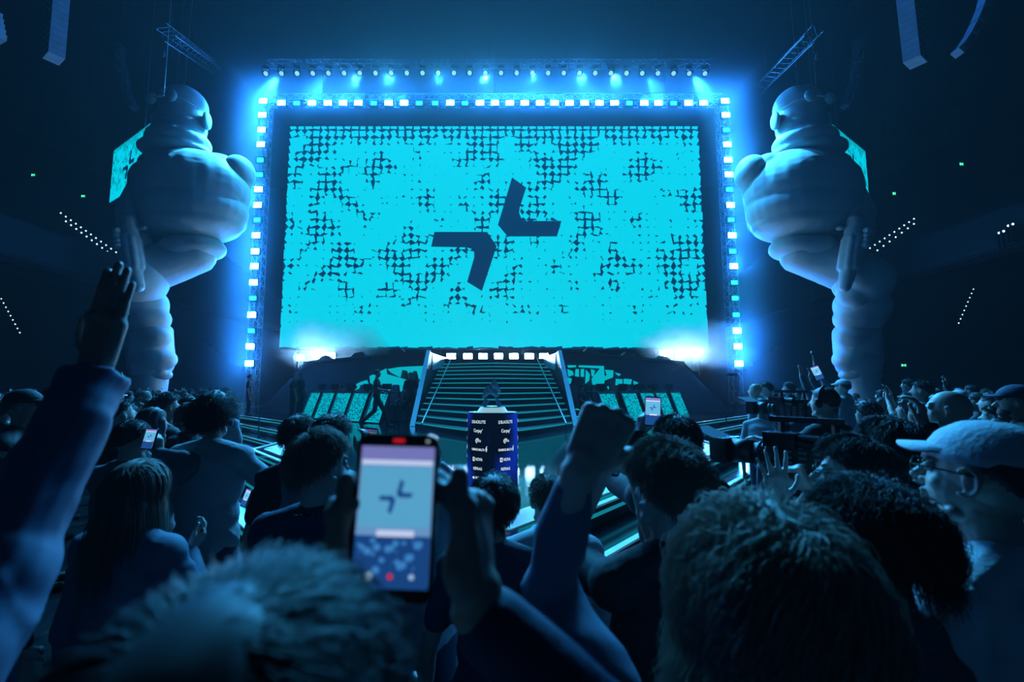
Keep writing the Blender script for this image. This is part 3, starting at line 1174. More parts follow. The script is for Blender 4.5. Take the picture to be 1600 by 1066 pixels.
for ang in (-34, 30, 94, 158, -98, -162):
    mb = MB()
    a0 = math.radians(ang)

    def wrap(v, dz):
        v = np.asarray(v, float)
        t_ = a0 + v[:, 0] / PR
        return np.stack([pc.x + (PR + .004) * np.sin(t_), pc.y - (PR + .004) * np.cos(t_), pc.z + PH - dz + v[:, 1]], 1)
    for txt, sz, dz in rows:
        if txt == '*':
            pts = []
            for k in range(2):
                for j in range(14):
                    aa, bb = .9 + j * .36, .9 + (j + 1) * .36
                    r0, r1 = .030 - k * .014, .022 - k * .014
                    q = [(r0 * math.cos(aa), r0 * math.sin(aa), 0), (r0 * math.cos(bb), r0 * math.sin(bb), 0), (r1 * math.cos(bb), r1 * math.sin(bb), 0), (r1 * math.cos(aa), r1 * math.sin(aa), 0)]
                    if j < 10:
                        mb.add(wrap(q, dz), [(0, 1, 2, 3)])
            for j in range(3):
                mb.add(wrap([(.004 + .016 * j, -.012, 0), (.012 + .016 * j, -.012, 0), (.012 + .016 * j, .022 - .006 * j, 0), (.004 + .016 * j, .022 - .006 * j, 0)], dz), [(0, 1, 2, 3)])
            continue
        v, f = text_mesh(txt, sz, .0012)
        v = v * np.array((TW[txt] / (v[:, 0].max() - v[:, 0].min()), .86, 1))
        ox = 0.0
        if txt in ('BLACKLYTE', 'NOVA', 'ROG'):
            ox = .018
        v = v + np.array((ox, 0, 0))
        mb.add(wrap(v, dz), f)
        l = v[:, 0].min() - .008
        if txt == 'BLACKLYTE':
            for j in range(3):
                mb.add(wrap([(l - .018, -.018 + j * .014, 0), (l, -.018 + j * .014, 0), (l - .004, -.010 + j * .014, 0), (l - .018, -.010 + j * .014, 0)], dz), [(0, 1, 2, 3)])
        if txt == 'NOVA':
            for (x0, z0, x1, z1) in ((-.036, -.024, -.006, -.014), (-.036, .014, -.006, .024), (-.036, -.014, -.026, .014), (-.016, -.014, -.006, .014)):
                mb.add(wrap([(l + x0, z0, 0), (l + x1, z0, 0), (l + x1, z1, 0), (l + x0, z1, 0)], dz), [(0, 1, 2, 3)])
        if txt == 'ROG':
            mb.add(wrap([(l - .05, .0, 0), (l - .02, -.016, 0), (l - .004, 0, 0), (l - .02, .018, 0)], dz), [(0, 1, 2, 3)])
        if txt == 'GAMING MALTA':
            r_ = v[:, 0].max()
            mb.add(wrap([(r_ + .004, .0, 0), (r_ + .014, .0, 0), (r_ + .03, .045, 0), (r_ + .018, .04, 0)], dz), [(0, 1, 2, 3)])
            mb.add(wrap([(r_ + .012, -.02, 0), (r_ + .022, -.02, 0), (r_ + .03, .018, 0), (r_ + .02, .018, 0)], dz), [(0, 1, 2, 3)])
        if txt == 'Corpay':
            r_ = v[:, 0].max()
            mb.add(wrap([(r_ + .002, .012, 0), (r_ + .010, .012, 0), (r_ + .010, .02, 0), (r_ + .002, .02, 0)], dz), [(0, 1, 2, 3)])
    mb.build('printed_logos', LOGOW, pod)

GLASS = mat('trophy_glass', (.6, .8, .95), .18, .0)
tp = thing('trophy', 'faceted glassy A-shaped trophy on the glowing podium top', 'trophy', pc + Vector((0, 0, PH + .075)))
E = MB()
for k, s_ in enumerate((-1, 1)):
    pass


def Tpt(u, v):
    return W(u, v, PY)


def shard(name, pts, th, mm=GLASS):
    q = [Tpt(*p) for p in pts]
    c = sum(q, Vector()) / len(q)
    m = MB()
    n = len(q)
    fr = [p + Vector((0, -th * .3, 0)) for p in q]
    bk_ = [p + Vector((0, th * .5, 0)) for p in q]
    ce = c + Vector((0, -th, 0))
    V = [tuple(p) for p in fr] + [tuple(p) for p in bk_] + [tuple(ce), tuple(c + Vector((0, th * .9, 0)))]
    Fc = [((i + 1) % n, i, 2 * n) for i in range(n)] + [(n + i, n + (i + 1) % n, 2 * n + 1) for i in range(n)] + [(i, (i + 1) % n, n + (i + 1) % n, n + i) for i in range(n)]
    m.add(V, Fc)
    return m.build(name, mm, tp)


shard('blade', [(772.5, 590), (778, 601), (783, 612), (779, 614), (772, 606), (766, 602)], .05)
shard('crossing_blade', [(761, 603), (770, 606), (781, 619), (775, 622), (766, 615)], .06)
shard('blade', [(761, 603), (766, 614), (760, 621), (753, 623), (756, 610)], .05)
shard('lower_leg', [(758, 622), (765, 627), (759, 637), (749, 644), (753, 632)], .04)
shard('lower_leg', [(773, 621), (781, 626), (787, 640), (792, 645), (783, 637), (776, 634)], .04)
MB().cyl(pc + Vector((0, 0, PH + .075)), pc + Vector((0, 0, PH + .085)), .14, .13, 24).build('plinth', STEEL, tp)

# ------------------------------------------------------------------ rope stands on the hall floor
for (u, v0, v1, lab) in ((403, 664, 692, 'thin steel barrier stand on the floor beyond the pale jacket'), (1136, 653, 682, 'thin steel barrier stand on the floor in front of the woman in the belt')):
    p = G(u, v1, 0.0)
    t = thing('barrier_stand', lab, 'barrier stand', p)
    MB().cyl(p, p + Vector((0, 0, .02)), .17, .15, 20).build('base', STEEL, t)
    MB().cyl(p, p + Vector((0, 0, 1.0)), .02).build('post', DARKSTEEL, t)
# ------------------------------------------------------------------ the two giant inflatables
INFL = mat('inflatable_fabric', (.80, .84, .88), .5, bump=.12, bscale=1.2, mix=(.74, .78, .83), mscale=1.0, sheen=.15)
INFD = mat('inflatable_gun', (.72, .76, .8), .5)


def giant(label, fn, zoff):
    YG = 20.0
    base = W(*fn(1340, 640), YG)
    t = thing('inflatable_figure', label, 'inflatable figure', (base.x, YG, 0))

    def pt(u, v, dy=0.0):
        p = W(*fn(u, v), YG)
        return Vector((p.x, YG + dy, p.z))
    k = .0288

    def E_(mb, u, v, ru, rv, dy=0.0, dep=None, R=None, nu=28, nv=18):
        mb.ell(pt(u, v, dy), (ru * k, (dep if dep else (ru + rv) / 2) * k, rv * k), R, nu, nv)

    def C_(mb, a, ra, b, rb):
        mb.cap(pt(*a), ra * k, pt(*b), rb * k, 20)
    def disp(v):
        # taut fabric with short puckers
        q = v - np.array((base.x, YG, 0))
        return .018 * wob(q, 1.4, 2.0, 3) + .014 * np.sin(q[:, 0] * 9 + 3 * np.sin(q[:, 2] * 1.1)) * np.clip(wob(q, .8, 5., 2), 0, 1)

    def seg(name, es=(), cs=()):
        b = MB()
        for e in es:
            E_(b, *e)
        for c in cs:
            C_(b, *c)
        finish(name, remesh(b, .075, 3, disp), INFL, t)
    seg('head', [(1243, 171, 35, 31, -.2), (1246, 192, 36, 30, -.2)])
    seg('neck_scarf', [(1247, 206, 36, 26, -.25), (1255, 227, 47, 23, -.2, 42), (1264, 240, 54, 15, -.1, 46)])
    seg('torso', [(1256, 300, 88, 66, 0, 62), (1255, 330, 83, 47, 0, 62), (1254, 350, 74, 29, 0, 56), (1205, 262, 28, 22, 0), (1300, 268, 30, 24, 0), (1256, 264, 72, 28, 0, 46)])
    seg('inner_arm', [(1180, 268, 25, 29, .2)], [((1184, 276, .3), 21, (1212, 335, 1.3), 16)])
    seg('outer_arm', [(1313, 284, 32, 36, .1)], [((1318, 290, .1), 30, (1338, 336, -.2), 23)])
    seg('forearm', [(1312, 388, 19, 16, -1.0)], [((1338, 338, -.2), 23, (1320, 380, -.9), 18)])
    seg('hips', [(1246, 386, 36, 20, .1, 38), (1266, 392, 36, 26, 0, 40)])
    seg('rear_leg', [], [((1252, 394, .3), 24, (1320, 368, 2.6), 18)])
    seg('thigh', [], [((1256, 398, 0), 32, (1314, 426, -.5), 35)])
    seg('knee', [(1327, 446, 39, 38, -.8), (1311, 468, 23, 18, -.9)])
    seg('shin', [(1340, 480, 38, 32, -.3), (1336, 500, 36, 24, -.3)])
    seg('calf', [(1324, 528, 25, 17, -.4)], [((1341, 530, 0), 34, (1346, 566, .1), 31)])
    seg('boot_top', [(1338, 562, 34, 20, -.1), (1349, 586, 31, 12, .1)])
    seg('boot', [(1352, 659, 27, 13, -.7, 46)], [((1350, 592, .1), 26, (1356, 630, .1), 22), ((1356, 636, .0), 24, (1352, 655, -.6), 20)])
    # eyewear
    g = MB()
    lens = pt(1236, 178, -1.35)
    g.ell(lens, (.24, .14, .27), nu=16, nv=10)
    g.build('eye_lens', mat('lens_plastic', (.6, .68, .75), .15), t, True)
    st = MB()
    a = pt(1209, 186, -.75)
    mid = pt(1220, 182, -1.15)
    st.tube([a, mid, lens], .045, 6)
    l2 = pt(1268, 180, -1.25)
    st.tube([lens, (lens + l2) / 2 + Vector((0, -.08, 0)), l2], .045, 6)
    st.ell(l2, (.24, .14, .27), nu=16, nv=10)
    st.build('goggle_strap', INFL, t, True)
    for eu in (1207, 1286):
        MB().ell(pt(eu, 195, -.3), (.14, .3, .42), nu=16, nv=10).build('ear', INFL, t, True)
    # revolver pointing down, gripped by the outer hand
    r = MB()
    C_(r, (1304, 338, -1.2), 9, (1297, 372, -1.5), 8)
    C_(r, (1298, 366, -1.5), 12, (1292, 392, -1.6), 13)
    for q in range(8):
        an = q * math.pi / 4
        ox, oy = math.cos(an) * 9, math.sin(an) * 9
        r.cap(pt(1291 + ox, 393, -1.6 + oy * k), 6.2 * k, pt(1285 + ox, 432, -1.6 + oy * k), 6 * k)
    C_(r, (1290, 396, -1.6), 10, (1286, 430, -1.6), 10)
    C_(r, (1284, 436, -1.6), 12, (1281, 452, -1.6), 9)
    C_(r, (1281, 448, -1.6), 9, (1279, 460, -1.6), 8)
    E_(r, 1306, 400, 8, 8, -1.4)
    E_(r, 1278, 373, 6, 4, -1.4)
    me = remesh(r, .045, 2)
    finish('revolver', me, INFD, t)
    for q in range(4):
        fg = MB()
        fg.cap(pt(1320 - q * 2, 378 + q * 7, -1.5), 5.5 * k, pt(1300 - q, 384 + q * 7, -2.0), 5 * k)
        fg.build('finger', INFL, t, True)
    w = MB()
    for u in (1262, 1290):
        p = pt(u, 200 if u < 1280 else 262, .3)
        w.cyl(p, (p.x, p.y + .4, 28.9), .012, n=4)
    w.build('suspension_line', STEEL, t)
    return t


def fn_right(u, v):
    return (u - 2, v)


def fn_left(u, v):
    sh = np.interp(v, [150, 230, 300, 380, 430, 480, 600, 680], [0, 5, 22, 22, 30, 34, 50, 52])
    sh *= np.interp(u, [1160, 1290, 1330], [1.0, 1.0, .75]) if v < 430 else 1
    if 1270 < u < 1312 and v > 330 and v < 470:
        sh = 5
    return (1534 - u + sh, v)


giant('towering pale inflatable gunman whose boot stands behind the raised open hand', fn_left, 0)
giant('towering pale inflatable gunman whose boot stands behind the crowd by the white cap', fn_right, 0)
# ------------------------------------------------------------------ people
SKIN = mat('skin', (.42, .30, .25), .5, bump=.05, bscale=60)
SKIN2 = mat('skin_pale', (.55, .42, .36), .5, bump=.05, bscale=60)
HAIRD = mat('hair_dark', (.040, .036, .036), .55)
HAIRB = mat('hair_brown', (.20, .15, .12), .55)
FRIZZ = mat('hair_frizzy', (.34, .27, .22), .45)
WHITEC = mat('cloth_white', (.72, .76, .8), .8, bump=.1, bscale=60)
HAIRL = mat('hair_light', (.26, .21, .17), .6, spec=.3)
CAPW = mat('cap_cloth', (.55, .6, .66), .75, bump=.15, bscale=90)
EYEM = mat('eye_white', (.6, .6, .6), .2)
NAVY = mat('cloth_navy', (.03, .045, .09), .8, bump=.1, bscale=60)
BLK = mat('cloth_black', (.014, .015, .018), .75, bump=.1, bscale=60)
GREY = mat('cloth_grey', (.12, .14, .17), .8, bump=.12, bscale=60)
PALEC = mat('cloth_pale', (.34, .38, .42), .8, bump=.12, bscale=60)
DENIM = mat('cloth_denim', (.11, .15, .23), .75, bump=.05, bscale=420)
RIB = mat('cloth_ribbed', (.16, .19, .22), .85, bump=.9, bscale=90, stretch=(1, 1, .04))
GREEN = mat('cloth_green', (.05, .5, .1), .8)
REDC = mat('cloth_red', (.6, .03, .06), .8)
SHOE = mat('shoe_black', (.02, .02, .022), .6)
PLAST = mat('plastic_black', (.012, .012, .014), .25)


def Rz(a):
    return np.array(Matrix.Rotation(a, 3, 'Z'))


def Rx(a):
    return np.array(Matrix.Rotation(a, 3, 'X'))


def Ry(a):
    return np.array(Matrix.Rotation(a, 3, 'Y'))


def unit(v):
    v = np.asarray(v, float)
    return v / max(1e-9, np.linalg.norm(v))


def hand_pieces(mb, w, d, pn, side, s=1.0, curl=(.25, .3, .25), spread=.08, thumb=(.75, .25, .3), fc=None, nu=10):
    """Palm, four fingers and a thumb. w wrist, d pointing direction, pn palm normal (the way the palm faces), side +1 when the thumb
    leaves toward cross(d, pn)."""
    w, d, pn = np.asarray(w, float), unit(d), np.asarray(pn, float)
    pn = unit(pn - d * np.dot(pn, d))
    x = np.cross(d, pn) * side            # toward the thumb
    for o, L in ((.030, .090), (.010, .094), (-.011, .089), (-.030, .082)):
        mb.ell(w + (x * o + d * L - pn * .006) * s, (.0115 * s,) * 3, None, 8, 6)
    kn = []
    for i, (o, L) in enumerate(((.030, .088), (.010, .092), (-.011, .087), (-.030, .080))):
        base = w + (x * o * .62 + d * .018) * s
        k_ = w + (x * o + d * L - pn * (0.0)) * s
        mb.cap(base, .0165 * s, k_, .0125 * s, nu)
        kn.append(k_)
    mb.ell(w + d * .045 * s, (.034 * s, .046 * s, .0155 * s), np.array([x, d, pn]).T, nu=14, nv=8)
    mb.ell(w + (x * .024 + d * .035 + pn * .008) * s, (.017 * s, .030 * s, .016 * s), np.array([x, d, pn]).T, nu=10, nv=8)
    tips = []
    for i, (k_, ln) in enumerate(zip(kn, ((.042, .025, .021), (.046, .029, .022), (.043, .027, .022), (.034, .020, .019)))):
        c = fc[i] if fc else curl
        sp = (1.5 - i) * spread
        dd = unit(d * math.cos(sp) + x * math.sin(sp))
        p = k_
        a = 0
        r = (.0098, .0098, .0092, .0082)[i] * s
        for j in range(3):
            a += c[j] * (1 + .05 * i)
            q = p + (dd * math.cos(a) + pn * math.sin(a)) * ln[j] * s
            mb.cap(p, r, q, r * .92, nu)
            r *= .92
            p = q
        tips.append(p)
    # thumb
    p = w + (x * .024 + d * .022 + pn * .006) * s
    out, fwd, inn = thumb
    dirs = [unit(x * out + d * .6 + pn * inn * .8), unit(x * out * .6 + d * fwd * 2.0 + pn * inn), unit(x * out * .25 + d * (fwd * 2.4) + pn * inn * 1.4)]
    for j, (L, r) in enumerate(((.040, .0130), (.032, .0112), (.026, .0102))):
        q = p + dirs[j] * L * s
        mb.cap(p, r * s, q, r * s * .93, nu)
        p = q
    return tips


def hair_dirs(v, line, side_cut=-.15, back_cut=-.75):
    """1 where hair grows for unit directions v (x right, y forward, z up)."""
    y = v[:, 1]
    lim = np.where(y > 0, side_cut + (line - side_cut) * np.clip(y, 0, 1) ** .8, side_cut + (back_cut - side_cut) * np.clip(-y * 1.3, 0, 1))
    return np.clip((v[:, 2] - lim) / .10, 0, 1)


def head_pieces(mb, c, R, s, fine):
    def e(p, r, q=None):
        mb.ell(c + (R @ np.array(p)) * s, np.array(r) * s, R if q is None else R @ q, 20 if fine else 12, 12 if fine else 8)

    def k(a, ra, b, rb):
        mb.cap(c + (R @ np.array(a)) * s, ra * s, c + (R @ np.array(b)) * s, rb * s, 10)
    e((0, -.012, .022), (.076, .096, .093))
    e((0, .022, -.028), (.062, .072, .082))
    e((0, .034, -.078), (.047, .050, .038))
    e((0, .078, -.100), (.021, .017, .017))
    k((-.048, .030, -.085), .018, (0, .076, -.098), .016)
    k((.048, .030, -.085), .018, (0, .076, -.098), .016)
    if fine:
        k((0, .088, .012), .0085, (0, .116, -.024), .0105)
        k((-.012, .098, -.030), .008, (.012, .098, -.030), .008)
        k((-.040, .078, .026), .010, (.040, .078, .026), .010)
        k((-.018, .094, -.054), .0062, (.018, .094, -.054), .0062)
        k((-.015, .092, -.066), .0072, (.015, .092, -.066), .0072)
        e((-.036, .058, -.026), (.021, .020, .024))
        e((.036, .058, -.026), (.021, .020, .024))
        for q in (-1, 1):
            # outer ear: a rim around a hollow
            rim = [(q * .080, .010 - .019 * math.cos(a), -.008 + .031 * math.sin(a)) for a in np.linspace(-2.2, 2.4, 9)]
            for a, b in zip(rim, rim[1:]):
                k((a[0] + q * .004, a[1] - .008, a[2]), .0048, (b[0] + q * .004, b[1] - .008, b[2]), .0048)
            e((q * .078, .002, -.034), (.006, .009, .010))
            e((q * .076, .0, -.008), (.005, .014, .022))
    else:
        k((0, .088, .010), .010, (0, .112, -.024), .013)
        for q in (-1, 1):
            e((q * .080, -.002, -.010), (.009, .017, .030))


def cloth_disp(folds, seed, amp=1.0):
    def f(v):
        a = wob(v, 9, seed, 3)
        ph = wob(v * np.array((1, 1, .7)), 4.5, seed + 3, 2) * 3.2 + v[:, 2] * 17 + v[:, 0] * 6
        w = (1 - np.abs(np.sin(ph))) ** 2 * 2.2 - .6
        return amp * (folds * .5 * a + folds * .5 * w * np.clip(wob(v, 6, seed + 7, 2) + .3, 0, 1))
    return f


NOHAND = set()


def strands(c, R, s, kind, n, length, width, curl, seed, line=.55, side=-.15, back=-.75, part=0.0, up=.0, seg=7, m=None, thick=1.06, wild=.25, lift=.30, maxr=None):
    maxr = maxr or thick * 1.13
    """Many thin tapering locks growing from the scalp."""
    rnd = np.random.RandomState(seed)
    d = rnd.normal(size=(n * 3, 3))
    d /= np.linalg.norm(d, axis=1)[:, None]
    d = d[hair_dirs(d, line, side, back) > .5][:n]
    n = len(d)
    rad = np.array((.078, .099, .096)) * thick
    p = d * rad + np.array((0, -.012, .022))
    crown = unit((part, -.45, .9))
    flow = d - crown * (d @ crown)[:, None]
    flow /= np.maximum(1e-3, np.linalg.norm(flow, axis=1))[:, None]
    L = length * rnd.uniform(.55, 1.15, n)
    ph = rnd.uniform(0, 6.28, n)
    fr = rnd.uniform(.7, 1.4, n)
    clump = wob(d, 7, seed * .7, 2)
    dirv = d * (lift + up) + flow * .8 + rnd.normal(size=(n, 3)) * wild * .5
    mxr = maxr * (1 + .10 * wob(d, 4, seed, 2) + rnd.uniform(-.06, .06, n))
    pts = [p.copy()]
    for k in range(seg):
        t = (k + 1) / seg
        dirv = dirv / np.linalg.norm(dirv, axis=1)[:, None]
        dirv = dirv + np.array((0, 0, -1.0)) * (.14 if kind == 'short' else .55) * (1 - up)
        dirv = dirv / np.linalg.norm(dirv, axis=1)[:, None]
        if curl:
            side1 = np.cross(d, flow)
            a = ph + fr * (k + 1) * 1.7 + clump
            dirv2 = dirv + curl * (np.cos(a)[:, None] * side1 + np.sin(a)[:, None] * d)
        else:
            dirv2 = dirv + .35 * clump[:, None] * np.cross(d, flow)
        dn = dirv2 / np.linalg.norm(dirv2, axis=1)[:, None]
        p = p + dn * (L / seg)[:, None]
        # keep outside the skull
        q = (p - np.array((0, -.012, .022))) / rad
        r = np.linalg.norm(q, axis=1)
        low = p[:, 2] < -.04
        r2 = np.where(low, np.maximum(r, 0.0001), r)
        push = np.where((r2 < 1.02), 1.02 / r2, np.where(p[:, 2] > -.06, np.minimum(1.0, mxr / r2), 1.0))
        p = q * push[:, None] * rad + np.array((0, -.012, .022))
        dirv = dirv * .8 + dn * .2
        pts.append(p.copy())
    pts = np.array(pts)                    # seg+1, n, 3
    ww = width * rnd.uniform(.6, 1.4, n)
    V = []
    for k in range(seg + 1):
        tp_ = ww * (1 - .85 * (k / seg) ** 1.5)
        tang = pts[min(k + 1, seg)] - pts[max(k - 1, 0)]
        tang /= np.maximum(1e-9, np.linalg.norm(tang, axis=1))[:, None]
        a1 = np.cross(tang, d)
        a1 /= np.maximum(1e-6, np.linalg.norm(a1, axis=1))[:, None]
        a2 = np.cross(tang, a1)
        for j in range(3):
            an = j * 2.094
            V.append(pts[k] + (a1 * math.cos(an) + a2 * math.sin(an)) * tp_[:, None])
    V = np.array(V).reshape(seg + 1, 3, n, 3).transpose(2, 0, 1, 3).reshape(-1, 3)
    V = c + (V * s) @ R.T
    base = np.arange(n) * (seg + 1) * 3
    Fq = []
    for k in range(seg):
        for j in range(3):
            Fq.append(np.stack([base + k * 3 + j, base + k * 3 + (j + 1) % 3, base + (k + 1) * 3 + (j + 1) % 3, base + (k + 1) * 3 + j], 1))
    return V, np.vstack(Fq)


def np_mesh(name, V, Fq):
    me = bpy.data.meshes.new(name)
    me.vertices.add(len(V))
    me.vertices.foreach_set('co', V.ravel())
    me.loops.add(len(Fq) * 4)
    me.loops.foreach_set('vertex_index', Fq.ravel().astype(np.int32))
    me.polygons.add(len(Fq))
    me.polygons.foreach_set('loop_start', (np.arange(len(Fq)) * 4).astype(np.int32))
    me.update(calc_edges=True)
    me.polygons.foreach_set('use_smooth', [True] * len(Fq))
    return me


def hair_shell(c, R, s, style, seed, line=.55, side=-.15, back=-.75, thick=.12, rough=.03, level=(28, 20), freq=9):
    v, f = sph(*level)
    g = hair_dirs(v, line, side, back)
    nz = wob(v, freq, seed, 3)
    lift = 1 + thick * (.75 + .25 * np.clip(v[:, 2], 0, 1)) + rough * nz
    r = np.where(g > 0, .93 + (lift - .93) * g, .93)
    p = v * np.array((.0785, .0985, .0955)) * r[:, None] + np.array((0, -.012, .022))
    return c + (p * s) @ R.T, f


HAIRKIND = dict(
    short=dict(line=.50, side=-.05, back=-.78, thick=.12, rough=.045, freq=20),
    sleek=dict(line=.50, side=-.05, back=-.78, thick=.12, rough=.012),
    crop=dict(line=.55, side=.05, back=-.60, thick=.05, rough=.008),
    curly=dict(line=.45, side=-.2, back=-.8, thick=.24, rough=.08, freq=16),
    afro=dict(line=.40, side=-.3, back=-.85, thick=.55, rough=.10, freq=14),
    long=dict(line=.52, side=-.3, back=-.95, thick=.14, rough=.02),
)


def person(label, x, y, z=0.0, h=1.78, yaw=0.0, look=(0, 0, 0), larm=None, rarm=None, hair='short', hcol=None, top='tee', tcol=None,
           legs='stand', lcol=None, skin=None, vox=.012, fine=False, locks=None, headgear=None, glasses=False, lean=0.0, group=None,
           wide=1.0, folds=.006, legmat=None, torso_shift=(0, 0), seed=0, hood=False, head_scale=1.0, beard=False, noshade=False, lanyard=False, belt=False, cut=None):
    s = h / 1.8
    R = Rz(yaw)
    o = np.array((x, y, z), float)
    skin = skin or SKIN
    hcol = hcol or HAIRD
    tcol = tcol or BLK
    lcol = lcol or NAVY
    Lx = Rx(lean)
    hip = np.array((0, 0, .98))

    def T(p):
        p = np.asarray(p, float)
        if p[2] > .98:
            p = hip + Lx @ (p - hip)
        return o + R @ (p * s)

    seat = legs == 'sit'
    if seat:
        o = o + np.array((0, 0, -(0.98 - .56) * s))
    body, shirt, trou = MB(), MB(), MB()
    loose = .030 if top in ('jacket', 'hoodie') else (.02 if top == 'long' else .014)

    def cap2(a, ra, b, rb, cloth=None, lo=None):
        body.cap(T(a), ra * s, T(b), rb * s, 12)
        if cloth is not None:
            l = loose if lo is None else lo
            cloth.cap(T(a), (ra + l) * s, T(b), (rb + l) * s, 14)
    w_ = wide
    # torso
    for (p, r) in (((0, 0, .98), (.158 * w_, .108, .12)), ((0, .0, 1.12), (.145 * w_, .10, .13)), ((0, .0, 1.30), (.168 * w_, .112, .17)), ((0, -.005, 1.40), (.165 * w_, .100, .09))):
        body.ell(T(p), np.array(r) * s, R @ Lx, 16, 10)
        shirt.ell(T(p), (np.array(r) + loose) * s, R @ Lx, 20, 12)
    shw = .172 * w_
    cap2((-shw, -.005, 1.445), .058, (shw, -.005, 1.445), .058, shirt)
    for q in (-1, 1):
        cap2((q * .02, -.015, 1.51), .050, (q * shw * .9, -.008, 1.462), .048, shirt, loose * .7)
    neck_b, neck_t = T((0, -.012, 1.46)), T((0, .004, 1.61))
    body.cap(neck_b, .058 * s, neck_t, .052 * s, 14)
    shirt.cap(T((0, -.012, 1.47)), .066 * s, T((0, -.008, 1.515)), (.064 if top != 'tee' else .061) * s, 14)
    # head
    hy, hp, ht = look
    Rh = R @ Lx @ Rz(hy) @ Rx(hp) @ Ry(ht)
    hs = s * head_scale
    pivot = T((0, .0, 1.62))
    hc = pivot + Rh @ (np.array((0, .012, .062)) * s)
    head_pieces(body, hc, Rh, hs, fine)
    body.cap(neck_t, .050 * s, hc + Rh @ (np.array((0, -.02, -.03)) * s), .052 * s, 12)
    # legs
    for q in (-1, 1):
        if seat:
            H, K, A = (q * .095, 0, .93), (q * .13, .42, .95), (q * .13, .44, .52)
        elif legs == 'walk':
            H = (q * .09, 0, .94)
            K, A = ((q * .10, .24, .52), (q * .10, .36, .10)) if q > 0 else ((q * .10, -.06, .50), (q * .10, -.44, .16))
        else:
            H, K, A = (q * .095, 0, .94), (q * .115, .015, .50), (q * .125, -.01, .09)
        cap2(H, .090, K, .060, trou, .014)
        cap2(K, .060, A, .040, trou, .020)
        f0 = np.array(A) + np.array((0, -.02, -.045))
        body.cap(T(f0), .038 * s, T(f0 + np.array((q * .02, .17, -.015))), .030 * s, 10)
        sh = MB()
        sh.cap(T(f0), .046 * s, T(f0 + np.array((q * .02, .17, -.012))), .038 * s, 12)
        if q < 0:
            shoes = [sh]
        else:
            shoes.append(sh)
    trou.ell(T((0, 0, .97)), np.array((.172 * w_, .122, .10)) * s, R, 16, 10)
    # arms
    hands = []
    for q, spec in ((-1, larm), (1, rarm)):
        S = T((q * shw * 1.02, -.005, 1.44))
        if spec is None:
            spec = dict(rel=(q * .30, .06, .82), hint=(q * .4, -.5, 0), d=(0, .1, -1), pn=(-q, 0, 0))
        if 'rel' in spec:
            Wp = T(spec['rel'])
            hint = R @ np.array(spec.get('hint', (q * .6, 0, -1)), float)
            hd = R @ np.array(spec.get('d', (0, 0, 1)), float)
            hn = R @ np.array(spec.get('pn', (0, 1, 0)), float)
        else:
            Wp = np.array(spec['at'], float)
            hint = np.array(spec.get('hint', (q * .6, 0, -1)), float)
            hd = np.array(spec.get('d', (0, 0, 1)), float)
            hn = np.array(spec.get('pn', (0, 1, 0)), float)
        a, b = .295 * s, .265 * s
        D = Wp - S
        L = np.linalg.norm(D)
        if L > (a + b) * .995:
            if 'at' in spec and L > (a + b) * 1.04:
                print('REACH', label[:40], q, round(L / (a + b), 2))
            k_ = L / ((a + b) * .99)
            a *= k_
            b *= k_
        u = D / L
        ca = (a * a + L * L - b * b) / (2 * a * L)
        ca = max(-1, min(1, ca))
        pe = unit(hint - u * np.dot(hint, u))
        El = S + u * a * ca + pe * a * math.sqrt(1 - ca * ca)
        nu = 14
        body.cap(S, .048 * s, El, .038 * s, nu)
        body.cap(El, .039 * s, El + (Wp - El) * .45, .036 * s, nu)
        body.cap(El + (Wp - El) * .45, .036 * s, Wp, .0255 * s, nu)
        body.ell(Wp, np.array((.028, .028, .024)) * s, None, 10, 8)
        body.cap(Wp, .026 * s, Wp + unit(hd) * .02 * s, .026 * s, 10)
        if top == 'tee':
            E2 = S + (El - S) * .62
            shirt.cap(S, .062 * s, E2, .060 * s, nu)
        else:
            l2 = .020 if top in ('jacket', 'hoodie') else .010
            cf = spec.get('cuff', .93)
            E3 = El + (Wp - El) * cf
            shirt.cap(S, (.05 + l2 * 1.2) * s, El, (.042 + l2 * 1.1) * s, nu)
            shirt.cap(El, (.042 + l2 * 1.1) * s, E3, (.028 + l2 * (1.2 if top == 'jacket' else .9)) * s, nu)
            if top == 'jacket':
                e4 = unit(Wp - El)
                shirt.cyl(E3 - e4 * .01 * s, E3 + e4 * .045 * s, .052 * s, .050 * s, 18)
        hk = dict(spec.get('hand', {}))
        side = spec.get('side', None)
        if side is None:
            side = 1 if q > 0 else -1
        tips = hand_pieces(body, Wp + unit(hd) * .01 * s, hd, hn, side, s * 1.02, nu=10 if fine else 8, **hk)
        hands.append((Wp, El, tips))
    if hood:
        for a_ in np.linspace(-2.6, 2.6, 9):
            c0 = T((math.sin(a_) * .085, -math.cos(a_) * .085 - .01, 1.515 - .02 * math.cos(a_)))
            shirt.ell(c0, np.array((.035, .035, .030)) * s, None, 10, 8)
        shirt.ell(T((0, -.115, 1.46)), np.array((.10, .05, .075)) * s, R @ Lx, 14, 10)
    root = thing('person', label, 'person', tuple(T((0, 0, 0)) if not seat else (x, y, z)), group)
    bm = remesh(body, vox * .8 if fine else vox, 2 if fine else 1)
    finish('body', bm, skin, root)
    cl = remesh(shirt, vox * 1.15, 2, cloth_disp(folds, seed) if folds else None)
    finish({'tee': 't_shirt', 'long': 'jumper', 'jacket': 'jacket', 'hoodie': 'hoodie'}[top], cl, tcol, root)
    tr_ = remesh(trou, max(.012, vox * 1.4), 1, cloth_disp(folds * .6, seed + 9))
    finish('trousers', tr_, lcol, root)
    for sh in shoes:
        sh.build('shoe', SHOE, root, True)
